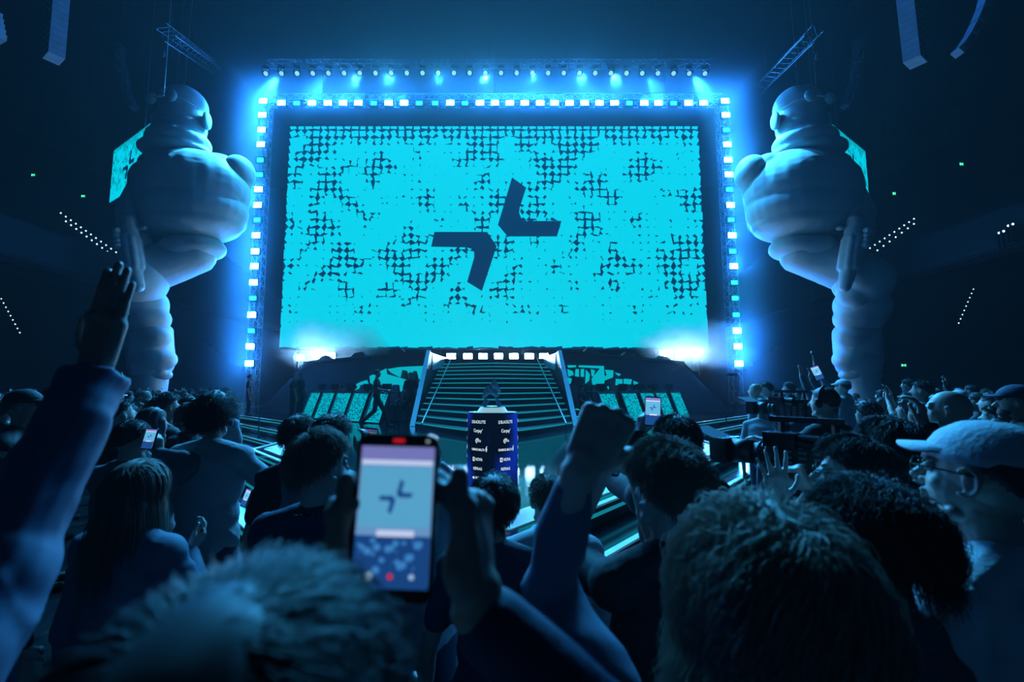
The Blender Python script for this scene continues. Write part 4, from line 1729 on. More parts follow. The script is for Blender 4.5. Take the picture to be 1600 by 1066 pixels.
    # hair
    if hair != 'bald':
        k_ = dict(HAIRKIND[hair])
        hb = MB()
        hv, hf = hair_shell(hc, Rh, hs, hair, seed, level=(48, 32) if fine else (26, 18), **k_)
        hb.add(hv, hf)
        if hair == 'long':
            hx = MB()
            hx.add(hv, hf)
            hl = .30
            for q in np.linspace(-2.3, 2.3, 13):
                a0 = hc + Rh @ (np.array((math.sin(q) * .070, -math.cos(q) * .080 - .005, .02)) * hs)
                a1 = hc + Rh @ (np.array((math.sin(q) * .088, -math.cos(q) * .100 - .018, -.14)) * hs)
                hx.cap(a0, .026 * hs, a1, .026 * hs, 8)
                hx.cap(a1, .026 * hs, a1 + np.array((0, 0, -hl + abs(q) * .05)) * hs, .016 * hs, 8)
            hm = remesh(hx, vox, 1, lambda v: .004 * np.sin(v[:, 0] * 160 + 3 * wob(v, 8, 1, 2)) * np.clip(1, 0, 1))
            ho = finish('hair', hm, hcol, root)
        else:
            ho = hb.build('hair', hcol, root, True)
        if locks is None and hair not in ('long', 'bald') and not headgear:
            locks = dict(kind='short', n=1500 if vox < .0125 else (700 if vox < .017 else 320), length=dict(crop=.018, short=.045, curly=.075, afro=.08)[hair],
                         width=.0016 if vox < .0125 else .003, curl=dict(crop=.1, short=.25, curly=.7, afro=.7)[hair], seg=5, wild=.5)
        if locks:
            V, Fq = strands(hc, Rh, hs, seed=seed + 5, line=k_['line'], side=k_['side'], back=k_['back'], **locks)
            off = np.array(world_loc(root))
            me = np_mesh('hair_locks', V - off, Fq)
            me.materials.append(hcol)
            link('hair_locks', me, ho)
    if beard:
        v, f = sph(20, 14)
        g = np.clip((-.25 - v[:, 2]) / .1, 0, 1) * np.clip((v[:, 1] + .1) / .2, 0, 1)
        p_ = v * np.array((.060, .078, .090)) * (.9 + .2 * g)[:, None] + np.array((0, .024, -.032))
        MB().add(hc + (p_ * hs) @ Rh.T, f).build('beard', hcol, root, True)
    if fine:
        for q in (-1, 1):
            ec = hc + Rh @ (np.array((q * .031, .079, .006)) * hs)
            MB().ell(ec, (.0125 * hs,) * 3, Rh, 12, 8).build('eye', EYEM, root, True)
    if glasses:
        g = MB()
        for q in (-1, 1):
            ce = np.array((q * .033, .106, .004))
            ring = [hc + Rh @ ((ce + np.array((math.cos(a) * .025, 0, math.sin(a) * .019))) * hs) for a in np.linspace(0, 2 * math.pi, 17)]
            g.tube(ring, .0018 * hs, 5)
            g.tube([hc + Rh @ (np.array(p) * hs) for p in ((q * .058, .104, .006), (q * .075, .085, .008), (q * .082, -.01, .008))], .0020 * hs, 5)
        g.tube([hc + Rh @ (np.array(p) * hs) for p in ((-.009, .108, .008), (0, .112, .011), (.009, .108, .008))], .0018 * hs, 5)
        g.build('glasses', PLAST, root, True)
    if headgear in ('cap', 'cap_back'):
        # crown and brim
        fl = 1 if headgear == 'cap' else -1
        v, f = sph(40 if fine else 20, 26 if fine else 12)
        g = (v[:, 2] > .10 - .12 * v[:, 1])
        r = np.where(g, 1.13 + (.018 * wob(v, 5, seed, 2) if fine else 0) - .03 * np.clip(v[:, 2], 0, 1) ** 4, .80)
        p_ = v * np.array((.0785, .1010, .0965)) * r[:, None] + np.array((0, -.010, .022))
        cp = MB().add(hc + (p_ * hs) @ Rh.T, f).build('cap', headcol.get(seed, CAPW), root, True)
        b = MB()
        n = 14
        up_, dn_ = [], []
        for i in range(n + 1):
            a = math.pi * i / n
            ex, ey = math.cos(a) * .070, math.sin(a)
            for rr, L in ((up_, 0), (dn_, 0)):
                pass
            up_.append((ex, (.072 + ey * .082) * fl, .044 - .024 * math.sin(a) + .030 * (1 - (ex / .07) ** 2)))
        inner = [(math.cos(math.pi * i / n) * .074, (.030 + math.sin(math.pi * i / n) * .068) * fl, .052 + .008 * math.sin(math.pi * i / n)) for i in range(n + 1)]
        V = []
        for dz in (0, -.004):
            V += [tuple(hc + Rh @ ((np.array(p) + np.array((0, 0, dz))) * hs)) for p in up_]
            V += [tuple(hc + Rh @ ((np.array(p) + np.array((0, 0, dz))) * hs)) for p in inner]
        m_ = n + 1
        Fc = []
        for i in range(n):
            Fc.append((i, i + 1, m_ + i + 1, m_ + i))
            Fc.append((2 * m_ + i + 1, 2 * m_ + i, 3 * m_ + i, 3 * m_ + i + 1))
            Fc.append((i + 1, i, 2 * m_ + i, 2 * m_ + i + 1))
        Fc += [(0, m_, 3 * m_, 2 * m_), (n, m_ + n, 3 * m_ + n, 2 * m_ + n)]
        b.add(V, Fc)
        b.build('brim', headcol.get(seed, CAPW), cp, True)
        if fine:
            MB().ell(hc + Rh @ (np.array((0, -.012, .129)) * hs), (.008, .008, .004), Rh).build('button', headcol.get(seed, CAPW), cp, True)
    if headgear == 'headset':
        b = MB()
        b.tube([hc + Rh @ (np.array((math.cos(a) * .088, -.01, .022 + math.sin(a) * .104)) * hs) for a in np.linspace(0, math.pi, 14)], .007 * hs, 6)
        b.ell(hc + Rh @ (np.array((.088, -.005, -.005)) * hs), (.014, .034, .04), Rh, 12, 8)
        b.ell(hc + Rh @ (np.array((-.088, -.005, -.005)) * hs), (.014, .034, .04), Rh, 12, 8)
        b.build('headset', PLAST, root, True)
    if lanyard:
        b = MB()
        pts = [T((math.sin(a) * .068, -math.cos(a) * .070 - .008, 1.535 - (.10 * (1 - math.cos(a)) / 2) ** 1.0)) for a in np.linspace(-2.7, 2.7, 20)]
        for a_, c_ in zip(pts, pts[1:]):
            b.bar(a_, c_, .016 * s, .003)
        b.build('lanyard', BLK, root)
        b = MB()
        for i in range(3, 17, 2):
            b.bar(pts[i] * .8 + pts[i + 1] * .2 + np.array((0, -.003, .001)), pts[i] * .3 + pts[i + 1] * .7 + np.array((0, -.003, .001)), .007, .004)
        b.build('lanyard_print', PALE, root)
    if belt:
        b = MB()
        b.tube([T((math.cos(a) * .178 * w_, math.sin(a) * .128, 1.0)) for a in np.linspace(0, 2 * math.pi, 24)], .022 * s, 6)
        b.box(T((.16, -.06, 1.0)), (.07, .05, .08))
        b.build('belt', BLK, root)
    return root, hands, hc


headcol = {}


# ------------------------------------------------------------------ telephones
def phone(label, c, nrm, up, w=.075, h=.155, bright=1.0, full=False, cat='phone'):
    """A telephone whose screen faces nrm."""
    c, n, up = np.array(c, float), unit(nrm), np.array(up, float)
    up = unit(up - n * np.dot(up, n))
    rt = np.cross(up, n)
    R = np.array([rt, up, n]).T
    t = thing('smartphone', label, cat, tuple(c))

    def rr(mb, w_, h_, z0, z1, rad, cx=0, cy=0):
        pts = []
        for (qx, qy, a0) in ((1, 1, 0), (-1, 1, 90), (-1, -1, 180), (1, -1, 270)):
            for k in range(5):
                a = math.radians(a0 + 22.5 * k)
                pts.append(c + R @ np.array((cx + qx * (w_ / 2 - rad) + rad * math.cos(a), cy + qy * (h_ / 2 - rad) + rad * math.sin(a), z0)))
        mb.prism(pts, n * (z1 - z0))
    b = MB()
    rr(b, w, h, -.009, 0, .011)
    b.build('case', PLAST, t)
    iw, ih = w * .90, h * (.84 if full else .90)
    cy = 0
    q = MB()
    rr(q, iw, ih, .0, .0006, .004, 0, cy)
    sk = glow('phone_sky_%g' % bright, (.22, .50, .95), .62 * bright)
    sc_ = q.build('display', sk, t)

    def rect(name, x0, y0, x1, y1, m, z=.0012, par=None):
        pts = [c + R @ np.array((iw * (x0 - .5), cy + ih * (y0 - .5), z)), c + R @ np.array((iw * (x1 - .5), cy + ih * (y0 - .5), z)),
               c + R @ np.array((iw * (x1 - .5), cy + ih * (y1 - .5), z)), c + R @ np.array((iw * (x0 - .5), cy + ih * (y1 - .5), z))]
        return MB().add([tuple(p) for p in pts], [(0, 1, 2, 3)]).build(name, m, par or sc_)
    rect('picture_top', 0, .90, 1, 1, glow('ph_top_%g' % bright, (.30, .32, .85), .6 * bright), .0010)
    rect('picture_lamp_row', 0.02, .865, .98, .90, glow('ph_lamps_%g' % bright, (.62, .72, 1), .9 * bright))
    rect('picture_wall', .03, .42, .97, .85, glow('ph_wall_%g' % bright, (.14, .55, .90), .7 * bright), .0011)
    rect('picture_crowd', 0, 0, 1, .36, glow('ph_crowd_%g' % bright, (.015, .10, .38), .6 * bright), .0011)
    rect('picture_stairs', .28, .355, .78, .40, glow('ph_lamps_%g' % bright, (.62, .72, 1), .9 * bright))
    l = MB()
    for poly in LOGO:
        l.add([tuple(c + R @ np.array((iw * (x - .5) * 1.45, cy + ih * (.635 + (y - .5) * .50 - .5), .0016))) for x, y in poly], [tuple(range(len(poly)))])
    l.build('picture_logo', glow('ph_logo_%g' % bright, (.02, .10, .38), .7 * bright), sc_)
    if full:
        rnd = random.Random(3)
        sp = MB()
        for k in range(26):
            x, y = rnd.uniform(.05, .9), rnd.uniform(.12, .33)
            a = rnd.uniform(.01, .06)
            p0 = c + R @ np.array((iw * (x - .5), cy + ih * (y - .5), .0016))
            sp.ell(p0, (iw * a, ih * a * .5, .0001), R, 8, 4)
        sp.build('picture_people', glow('ph_glint', (.06, .30, .75), .7), sc_)
        for x, r_, col in ((.22, .052, (.55, .85, 1)), (.5, .036, (.75, .02, .08)), (.78, .036, (.35, .6, .85))):
            p0 = c + R @ np.array((iw * (x - .5), cy + ih * (.085 - .5), .0018))
            MB().ell(p0, (iw * r_, iw * r_, .0002), R, 16, 6).build('shutter_button', glow('btn%g' % x, col, .8), sc_)
        p0 = c + R @ np.array((0, h * .458, .0008))
        MB().box(p0, (w * .14, .0035, .0006), R).build('record_timer', glow('rec', (.6, .01, .03), .8), t)
        MB().box(p0 - R @ np.array((w * -.36, 0, 0)), (w * .04, .003, .0006), R).build('flash_icon', glow('ico', (.4, .5, .6), .6), t)
    return t
# ------------------------------------------------------------------ the people close to the camera
def at(u, v, Y, **k):
    p = W(u, v, Y)
    return dict(at=(p.x, p.y, p.z), **k)


def stand(label, u, v, Y, yaw=0.0, hairtop=.014, **k):
    """A person on the hall floor whose hair top the photograph shows at (u, v) from the distance Y."""
    p = W(u, v, Y)
    base = k.pop('z', 0.0)
    return person(label, p.x, Y, base, (p.z - base - hairtop), yaw, **k)


deg = math.radians
FIST = dict(curl=(1.35, 1.5, 1.0), spread=.01, thumb=(.35, .35, 1.3))
GRIP = dict(curl=(.45, .7, .5), spread=.05, thumb=(.6, .5, .2))
WRAP = dict(curl=(.9, .9, .5), spread=.04, thumb=(.3, .5, .9))
HOLD = dict(curl=(.85, .8, .4), spread=.05, thumb=(.05, .55, -.05))

# raised open hand in a denim sleeve
person('person out at the frame edge raising an open hand in a buttoned denim sleeve', -.81, .52, 0, 1.84, deg(-20), skin=SKIN, vox=.0055, fine=True,
       top='jacket', tcol=DENIM, folds=.017, seed=1, hair='short',
       rarm=at(146, 588, .80, d=(.09, .08, 1), pn=(.25, .95, 0), hint=(-.2, .3, -1), cuff=.85, hand=dict(curl=(.02, .03, .03), spread=.015, thumb=(.95, .35, .15))))

# the blurred head and the big phone
PB = W(616, 806, .44)
phone('large dark phone filming the stage, held up in two hands near the camera', PB, (0.0, -1, .10), (0.028, 0, 1), .0775, .150, .92, True)
bx = PB.x
person('dark-haired person whose blurred crown fills the bottom edge, filming with both hands', W(372, 900, .285).x, .285, 0, 1.822, deg(-12), skin=SKIN, vox=.0055, fine=True,
       top='long', tcol=NAVY, hair='sleek', seed=2, look=(deg(-10), 0, 0), folds=.004,
       larm=dict(at=(bx - .064, .462, PB.z - .105), d=(.06, .12, 1), pn=(1, .25, 0), hint=(-1, .3, -.9), cuff=.92, hand=HOLD),
       rarm=dict(at=(bx + .078, .470, PB.z - .100), d=(-.08, .10, 1), pn=(-1, .25, 0), hint=(1.2, .2, -.9), cuff=.92, hand=HOLD),
       locks=dict(kind='short', n=11000, length=.05, width=.0006, curl=.05, wild=.12, part=.2, lift=.06, seg=6))

# the woman with wild curls and the raised fist
person('person with big frizzy shoulder-length curls raising a clenched fist', W(1195, 800, .66).x, .66, 0, 1.765, deg(6), skin=SKIN2, vox=.0055, fine=True,
       top='long', tcol=DENIM, hair='curly', hcol=FRIZZ, seed=3, folds=.020,
       larm=at(903, 738, .69, d=(.50, .10, .80), pn=(.35, .9, -.15), hint=(-.35, .9, -.35), cuff=.88, hand=FIST),
       locks=dict(kind='long', n=10000, length=.36, width=.0008, curl=.75, seg=18, wild=.5, thick=1.16, up=.1, maxr=1.45))

person('person with thick dark tousled curls standing between the frizzy curls and the white cap', W(1368, 790, .98).x, .98, 0, 1.742, deg(20), skin=SKIN, vox=.009,
       top='long', tcol=GREY, hair='curly', seed=4, look=(deg(12), 0, 0), head_scale=.94,
       locks=dict(kind='short', n=6500, length=.11, width=.0010, curl=.9, seg=11, wild=.5, thick=1.10, maxr=1.35))

headcol[5] = CAPW
person('person in a pale baseball cap and thin glasses seen in profile', W(1540, 750, 1.06).x, 1.06, 0, 1.862, deg(20), skin=SKIN2, vox=.0045, fine=True,
       top='tee', tcol=WHITEC, hair='crop', seed=5, headgear='cap', glasses=True, look=(deg(8), deg(7), deg(3)), folds=.007)

stand('person with swept-back light hair and a black printed lanyard round the neck', 498, 672, 1.66, deg(-14), skin=SKIN2, vox=.008, fine=True, top='tee', tcol=NAVY,
      hair='short', hcol=HAIRL, seed=6, lanyard=True, look=(deg(-22), 0, 0), wide=1.08, folds=.006,
      locks=dict(kind='short', n=6000, length=.06, width=.0010, curl=.3, wild=.45, part=-.2, lift=.5))

stand('light-haired person in a black T-shirt lifting a phone in front of the face', 1042, 690, 1.30, deg(12), skin=SKIN2, vox=.007, fine=True, top='tee', tcol=BLK,
      hair='short', hcol=HAIRL, seed=7, look=(deg(14), 0, 0), folds=.006,
      larm=at(937, 752, 1.50, d=(.12, .05, 1), pn=(.6, .8, 0), hint=(-.5, .1, -1), hand=GRIP),
      rarm=at(992, 742, 1.52, d=(-.62, .1, .9), pn=(-.6, .6, -.5), hint=(.4, .3, -1), hand=GRIP),
      locks=dict(kind='short', n=7500, length=.075, width=.0010, curl=.55, wild=.5, lift=.5, maxr=1.3))
phone('dark phone lifted by the light-haired person in the black T-shirt', W(953, 706, 1.56), (-.25, -1, .15), (.15, 0, 1), .078, .155, .5)

stand('dark curly-haired person directly in front of the logo podium', 771, 744, 1.78, 0, skin=SKIN, vox=.010, top='tee', tcol=NAVY, hair='curly', seed=8,
      locks=dict(kind='short', n=2600, length=.075, width=.0013, curl=.6, seg=8, wild=.5, thick=1.12))
stand('short-haired person half hidden behind the raised denim forearm', 856, 737, 1.92, deg(4), skin=SKIN, vox=.011, top='hoodie', tcol=PALEC, hair='crop', hcol=HAIRB, seed=9, hood=True)

stand('dark-haired person in black holding a brightly lit phone at arm height', 1056, 648, 2.15, deg(10), skin=SKIN, vox=.011, top='jacket', tcol=BLK, hair='short', seed=10,
      larm=at(999, 682, 2.44, d=(.28, .1, 1), pn=(.9, .5, 0), hint=(-.6, 0, -1), hand=GRIP),
      locks=dict(kind='short', n=2200, length=.06, width=.0015, curl=.3, wild=.5))
phone('brightly lit phone with a white picture held beside the raised fist', W(1020, 643, 2.34), (-.3, -1, .05), (.06, 0, 1), .080, .152, 1.25)

stand('dark short-haired person just behind the ribbed jumper', 466, 648, 2.62, deg(-8), skin=SKIN, vox=.012, top='tee', tcol=BLK, hair='short', seed=11)
stand('dark-haired person in a pale ribbed jumper beside the light-haired man with the lanyard', 519, 646, 2.32, deg(-10), skin=SKIN, vox=.011, top='long', tcol=RIB, hair='short', seed=12, folds=.004,
      rarm=at(566, 722, 2.30, d=(.2, .2, 1), pn=(-.7, .6, 0), hint=(.6, 0, -1), hand=GRIP))
phone('small dim phone held just above the top edge of the big phone', W(577, 692, 2.36), (-.1, -1, .1), (.1, 0, 1), .075, .15, .35)
stand('dark-haired person in a pale hood mostly hidden by the big phone', 655, 684, 2.05, deg(-4), skin=SKIN, vox=.012, top='hoodie', tcol=PALEC, hair='short', seed=13, hood=True,
      rarm=at(683, 728, 2.3, d=(0, .2, 1), pn=(-1, .3, 0), hint=(.8, 0, -1), hand=WRAP))

stand('tall person with round curly dark hair in a loose pale jacket, back to the camera', 336, 613, 2.95, deg(-6), hairtop=.045, skin=SKIN, vox=.012, top='jacket', tcol=PALEC, hair='afro', seed=14,
      wide=1.12, folds=.012, rarm=dict(rel=(.26, .22, 1.12), hint=(.8, -.4, 0), d=(-.3, .9, .2), pn=(0, 0, -1)),
      locks=dict(kind='short', n=3000, length=.07, width=.0020, curl=.7, seg=7, wild=.6, thick=1.35))
stand('long-haired person in a quilted pale denim jacket near the raised sleeve', 214, 718, 1.78, deg(-12), skin=SKIN2, vox=.010, top='jacket', tcol=DENIM, hair='long', hcol=HAIRB, seed=15, folds=.010,
      rarm=at(290, 868, 1.95, d=(.25, .6, .6), pn=(-.6, .2, .6), hint=(.7, -.2, -1), hand=GRIP),
      locks=dict(kind='long', n=2600, length=.38, width=.0014, curl=.03, seg=10, wild=.15))
phone('dark phone held low by the long-haired person in denim', W(297, 846, 2.0), (-.7, -.4, .6), (.5, .2, .6), .073, .15, .04)
stand('cropped dark-haired person in a pale jacket filming with a bright phone', 205, 655, 2.75, deg(-10), skin=SKIN, vox=.012, top='jacket', tcol=GREY, hair='crop', seed=16, folds=.012,
      look=(deg(-10), deg(-6), 0), rarm=at(247, 712, 2.78, d=(-.2, .1, 1), pn=(-.8, .4, 0), hint=(.8, 0, -1), hand=GRIP), larm=at(222, 714, 2.95, d=(.1, .2, 1), pn=(.6, .6, 0), hint=(-.8, 0, -1), hand=GRIP))
phone('bright phone near the raised sleeve showing the stage', W(233, 686, 2.66), (-.2, -1, .25), (.03, .05, 1), .082, .120, 1.15)
stand('long dark-haired person in profile just beyond the bright phone on the raised-sleeve side', 238, 636, 3.5, deg(-42), skin=SKIN, vox=.013, top='long', tcol=BLK, hair='long', seed=17)
stand('bearded wavy-haired person in glasses behind the long dark hair', 262, 614, 4.2, deg(-40), skin=SKIN, vox=.013, top='jacket', tcol=BLK, hair='short', seed=18, beard=True, glasses=True, look=(0, deg(8), 0))
stand('short-haired person in black next to the big curly head', 297, 628, 3.9, deg(-30), skin=SKIN, vox=.013, top='hoodie', tcol=BLK, hair='crop', seed=19, hood=True)
headcol[20] = BLK
stand('person in a dark cap and dark jacket beyond the denim elbow', 38, 607, 3.3, deg(-70), skin=SKIN, vox=.012, top='jacket', tcol=BLK, hair='crop', seed=20, headgear='cap')
stand('pale-faced person at the very edge of the frame beneath the dark cap wearer', 2, 706, 1.95, deg(-62), skin=SKIN2, vox=.011, top='long', tcol=BLK, hair='crop', seed=21, glasses=True)
stand('dark-haired person taking a picture behind the denim sleeve', 93, 599, 4.6, deg(-50), skin=SKIN, vox=.014, top='jacket', tcol=BLK, hair='short', seed=22,
      rarm=at(108, 612, 4.5, d=(0, 0, 1), pn=(-1, .3, 0), hint=(.5, 0, -1), hand=GRIP))
stand('cropped-haired person seen between the denim cuff and the phone user', 190, 622, 3.6, deg(-35), skin=SKIN2, vox=.013, top='tee', tcol=BLK, hair='crop', seed=23, look=(0, deg(10), 0))

# the camera crew by the stage
p_ = W(1337, 700, 1.52)
person('camera operator in thin glasses looking along the broadcast camera', p_.x, 1.52, 0, 1.775, deg(48), skin=SKIN2, vox=.008, fine=True, top='tee', tcol=GREY, hair='short', seed=24,
       glasses=True, headgear=None, look=(0, deg(2), 0),
       larm=at(1216, 792, 1.62, d=(-.02, .03, 1), pn=(.1, .98, 0), hint=(-.3, -.2, -1), hand=dict(curl=(.10, .12, .08), spread=.16, thumb=(1.0, .3, .2))),
       rarm=at(1268, 772, 1.72, d=(-.3, .1, .8), pn=(-.7, .5, .3), hint=(.6, .2, -1), hand=FIST),
       locks=dict(kind='short', n=4200, length=.06, width=.0010, curl=.35, wild=.4))


def broadcast_camera(label, c, yaw, sc=1.0, tally=True):
    R = Rz(yaw)
    c = np.array(c, float)
    t = thing('broadcast_camera', label, 'camera', tuple(c))
    X = lambda p: c + R @ (np.array(p, float) * sc)

    def B(name, p, s_, m=PLAST, par=None, RR=None):
        return MB().box(X(p), np.array(s_) * sc, R if RR is None else R @ RR).build(name, m, par or t)
    b = MB().box(X((0, 0, 0)), np.array((.13, .34, .19)) * sc, R).box(X((0, -.03, .10)), np.array((.11, .28, .03)) * sc, R).box(X((.0, .10, -.10)), np.array((.10, .16, .04)) * sc, R)
    bo = b.build('body', PLAST, t)
    l = MB()
    l.cyl(X((0, .17, .0)), X((0, .30, .0)), .062 * sc, .058 * sc, 20)
    l.cyl(X((0, .30, .0)), X((0, .42, .0)), .070 * sc, .074 * sc, 20)
    l.cyl(X((0, .20, .0)), X((0, .215, .0)), .068 * sc, .068 * sc, 20)
    l.cyl(X((0, .25, .0)), X((0, .262, .0)), .066 * sc, .066 * sc, 20)
    l.build('lens', DARKSTEEL, t, True)
    B('matte_box', (0, .47, .0), (.20, .10, .15))
    B('matte_box_flag', (0, .56, .10), (.22, .16, .006), GREY, None, Rx(.35))
    h = MB().bar(X((0, -.12, .12)), X((0, -.12, .20)), .025 * sc).bar(X((0, .14, .12)), X((0, .14, .20)), .025 * sc).bar(X((0, -.16, .205)), X((0, .20, .205)), .030 * sc)
    h.build('top_handle', DARKSTEEL, t)
    v = MB().box(X((-.12, .10, .10)), np.array((.10, .16, .08)) * sc, R).cyl(X((-.12, .02, .10)), X((-.12, -.08, .09)), .035 * sc, .045 * sc, 14)
    v.build('viewfinder', PLAST, t)
    B('battery', (0, -.21, -.01), (.11, .07, .17), DARKSTEEL)
    q = MB()
    rnd = random.Random(4)
    for j in range(5):
        for i in range(4):
            q.box(X((-.069, -.12 + .07 * i, -.06 + .03 * j)), np.array((.008, .035, .014)) * sc, R)
    q.build('control_panel', mat('knob_grey', (.20, .22, .25), .35, .3), bo)
    if tally:
        B('tally_light', (-.070, -.14, .075), (.01, .022, .012), glow('tally', (.9, .02, .05), 1.4), bo)
    k = MB()
    k.tube([X(p) for p in ((.0, -.24, -.02), (.02, -.32, -.06), (.02, -.33, -.2), (.03, -.28, -.4))], .007 * sc, 6)
    k.build('cable', BLK, t)
    return t


broadcast_camera('large broadcast camera with a small red tally light, beside the operator in glasses', W(1268, 716, 2.0), deg(38), .78)

stand('camera crew member in a dark cap and headset, broad black back to the camera', 1288, 603, 3.9, deg(28), skin=SKIN2, vox=.012, top='long', tcol=BLK, hair='crop', seed=25, headgear='headset', wide=1.15,
      larm=dict(rel=(-.12, .42, 1.35), hint=(-1, 0, -.5), d=(0, 1, .2), pn=(0, 0, -1)))
broadcast_camera('broadcast camera on the far side of the crew member with the headset', W(1240, 640, 5.0), deg(25), .95, False)
stand('crew woman in a pale shirt and utility belt standing by the stage edge', 1189, 622, 6.0, deg(-55), skin=SKIN, vox=.014, top='tee', tcol=PALEC, hair='short', seed=26, belt=True, wide=1.05,
      rarm=dict(rel=(.22, .35, 1.12), hint=(.4, -.8, 0), d=(0, 1, 0), pn=(-1, 0, 0)))
stand('broad person in a grey shirt leaning over the camera controls', 1222, 648, 5.2, deg(-30), skin=SKIN, vox=.015, top='long', tcol=GREY, hair='short', seed=27, lean=-.5)
stand('bald guard in a pale shirt, nearer the stage lamps of two', 1180, 598, 8.2, deg(40), skin=SKIN2, vox=.02, top='tee', tcol=PALEC, hair='bald', seed=28)
stand('short-haired guard in a pale shirt next to the bald guard', 1197, 596, 8.6, deg(60), skin=SKIN2, vox=.02, top='tee', tcol=PALEC, hair='crop', seed=29)
stand('person clapping with raised palms beyond the crew with cameras', 1232, 596, 9.5, deg(30), skin=SKIN2, vox=.02, top='jacket', tcol=BLK, hair='crop', seed=30,
      larm=dict(rel=(-.22, .25, 1.55), hint=(-1, 0, -1)), rarm=dict(rel=(-.02, .25, 1.55), hint=(1, 0, -1)))

stand('person with wavy dark hair and a raised dark sleeve behind the tousled curls', 1388, 652, 1.88, deg(14), skin=SKIN, vox=.010, top='jacket', tcol=BLK, hair='short', seed=31,
      rarm=at(1446, 672, 2.1, d=(0, .1, 1), pn=(-.6, .8, 0), hint=(.8, .2, -1), hand=GRIP),
      locks=dict(kind='short', n=3000, length=.10, width=.0013, curl=.5, seg=8, wild=.6))
stand('bald profile face lit from the stage above the white cap brim', 1478, 610, 2.9, deg(50), hairtop=.0, skin=SKIN2, vox=.009, fine=True, top='jacket', tcol=BLK, hair='bald', seed=32, look=(0, deg(8), 0))
stand('face in glasses peering from behind the white cap wearer', 1458, 692, 2.4, deg(48), skin=SKIN2, vox=.009, fine=True, top='hoodie', tcol=BLK, hair='short', hcol=HAIRB, seed=33, glasses=True, hood=True)
stand('photographer in a patterned shirt aiming a camera over the bald head', 1440, 594, 6.2, deg(45), skin=SKIN, vox=.016, top='tee', tcol=GREY, hair='crop', seed=34,
      larm=dict(rel=(-.10, .32, 1.58), hint=(-1, 0, -1)), rarm=dict(rel=(.12, .30, 1.56), hint=(1, 0, -1)))
headcol[35] = NAVY
stand('person in a wide-peaked dark cap at the frame edge above the white cap', 1588, 600, 3.5, deg(52), skin=SKIN, vox=.013, top='jacket', tcol=BLK, hair='crop', seed=35, headgear='cap', beard=True)
stand('person filming with both hands below the peaked dark cap', 1553, 632, 4.6, deg(50), skin=SKIN2, vox=.014, top='tee', tcol=PALEC, hair='crop', seed=36,
      larm=dict(rel=(-.16, .30, 1.50), hint=(-1, 0, -1)), rarm=dict(rel=(.10, .30, 1.50), hint=(1, 0, -1)))
stand('slim person standing apart with both arms up holding a phone', 1517, 601, 9.0, deg(35), skin=SKIN, vox=.02, top='long', tcol=BLK, hair='crop', seed=37,
      larm=dict(rel=(-.25, .30, 1.78), hint=(-1, 0, -1)), rarm=dict(rel=(-.1, .30, 1.8), hint=(1, 0, -1)))
stand('person in a pale blue striped shirt standing in the dark beneath the exit sign', 1418, 592, 10.5, deg(35), skin=SKIN, vox=.02, top='long', tcol=mat('cloth_blue', (.12, .18, .5), .8), hair='short', seed=38)
stand('capped person raising one arm behind the photographers near the boot', 1317, 592, 8.0, deg(35), skin=SKIN2, vox=.02, top='long', tcol=PALEC, hair='crop', seed=39, headgear='cap',
      larm=dict(rel=(-.45, .2, 2.05), hint=(-1, 0, -1)))
stand('person holding a glowing tablet above the head near the boot', 1290, 606, 7.6, deg(30), skin=SKIN2, vox=.02, top='long', tcol=GREY, hair='short', seed=40,
      larm=dict(rel=(-.20, .25, 2.0), hint=(-1, 0, -1)), rarm=dict(rel=(.1, .25, 1.95), hint=(1, 0, -1)))
phone('glowing tablet held above the heads near the boot', W(1277, 583, 7.6), (.1, -1, .25), (-.28, 0, 1), .17, .25, 1.5, cat='tablet')

phone('low bright screen hanging beside the loose pale jacket', W(384, 778, 3.2), (-.4, -1, .3), (.25, .1, 1), .05, .12, 1.6)
fg_ = W(188, 603, 4.6)
t = thing('hand_flag', 'small green diamond-shaped flag beside the denim cuff', 'flag', fg_ - Vector((0, 0, .25)))
MB().cyl(fg_ - Vector((0, 0, .7)), fg_ + Vector((0, 0, .14)), .006, n=6).build('stick', STEEL, t)
MB().prism([fg_ + Vector((.0, 0, .14)), fg_ + Vector((.055, 0, .0)), fg_ + Vector((.01, 0, -.13)), fg_ + Vector((-.03, 0, .02))], (0, .01, 0)).build('cloth', mat('flag_green', (.05, .7, .1), .7, emit=(.05, .6, .1), es=.0), t)
# ------------------------------------------------------------------ people on the stage
def onstage(label, u, v, Y, z=Z1, **k):
    p = W(u, v, Y)
    return person(label, p.x, Y, z, **k)


onstage('person walking across the stage in front of the player desks', 588, 640, 14.7, h=1.82, yaw=deg(-80), skin=SKIN, vox=.018, top='tee', tcol=BLK, hair='short', seed=50, legs='walk', lcol=BLK,
        larm=dict(rel=(-.26, .25, 1.05), hint=(-.3, -1, 0), d=(0, .7, -.5)), rarm=dict(rel=(.26, .30, 1.15), hint=(.3, -1, 0), d=(0, .8, .2)))
onstage('person in dark clothes waiting by the dark wing, arms down', 457, 620, 18.7, h=1.78, yaw=deg(-50), skin=SKIN, vox=.018, top='tee', tcol=BLK, hair='crop', seed=51, lcol=BLK)
onstage('second person by the dark wing, half behind the first, face to the desks', 469, 620, 19.4, h=1.86, yaw=deg(-100), skin=SKIN, vox=.018, top='tee', tcol=BLK, hair='crop', seed=52, lcol=BLK)
onstage('stage hand standing alone at the stage corner in front of the lamp column', 389, 620, 20.3, h=1.80, yaw=deg(-70), skin=SKIN, vox=.018, top='tee', tcol=NAVY, hair='crop', seed=53, lcol=BLK,
        larm=dict(rel=(-.3, .1, .85), hint=(-.6, -.5, 0)))
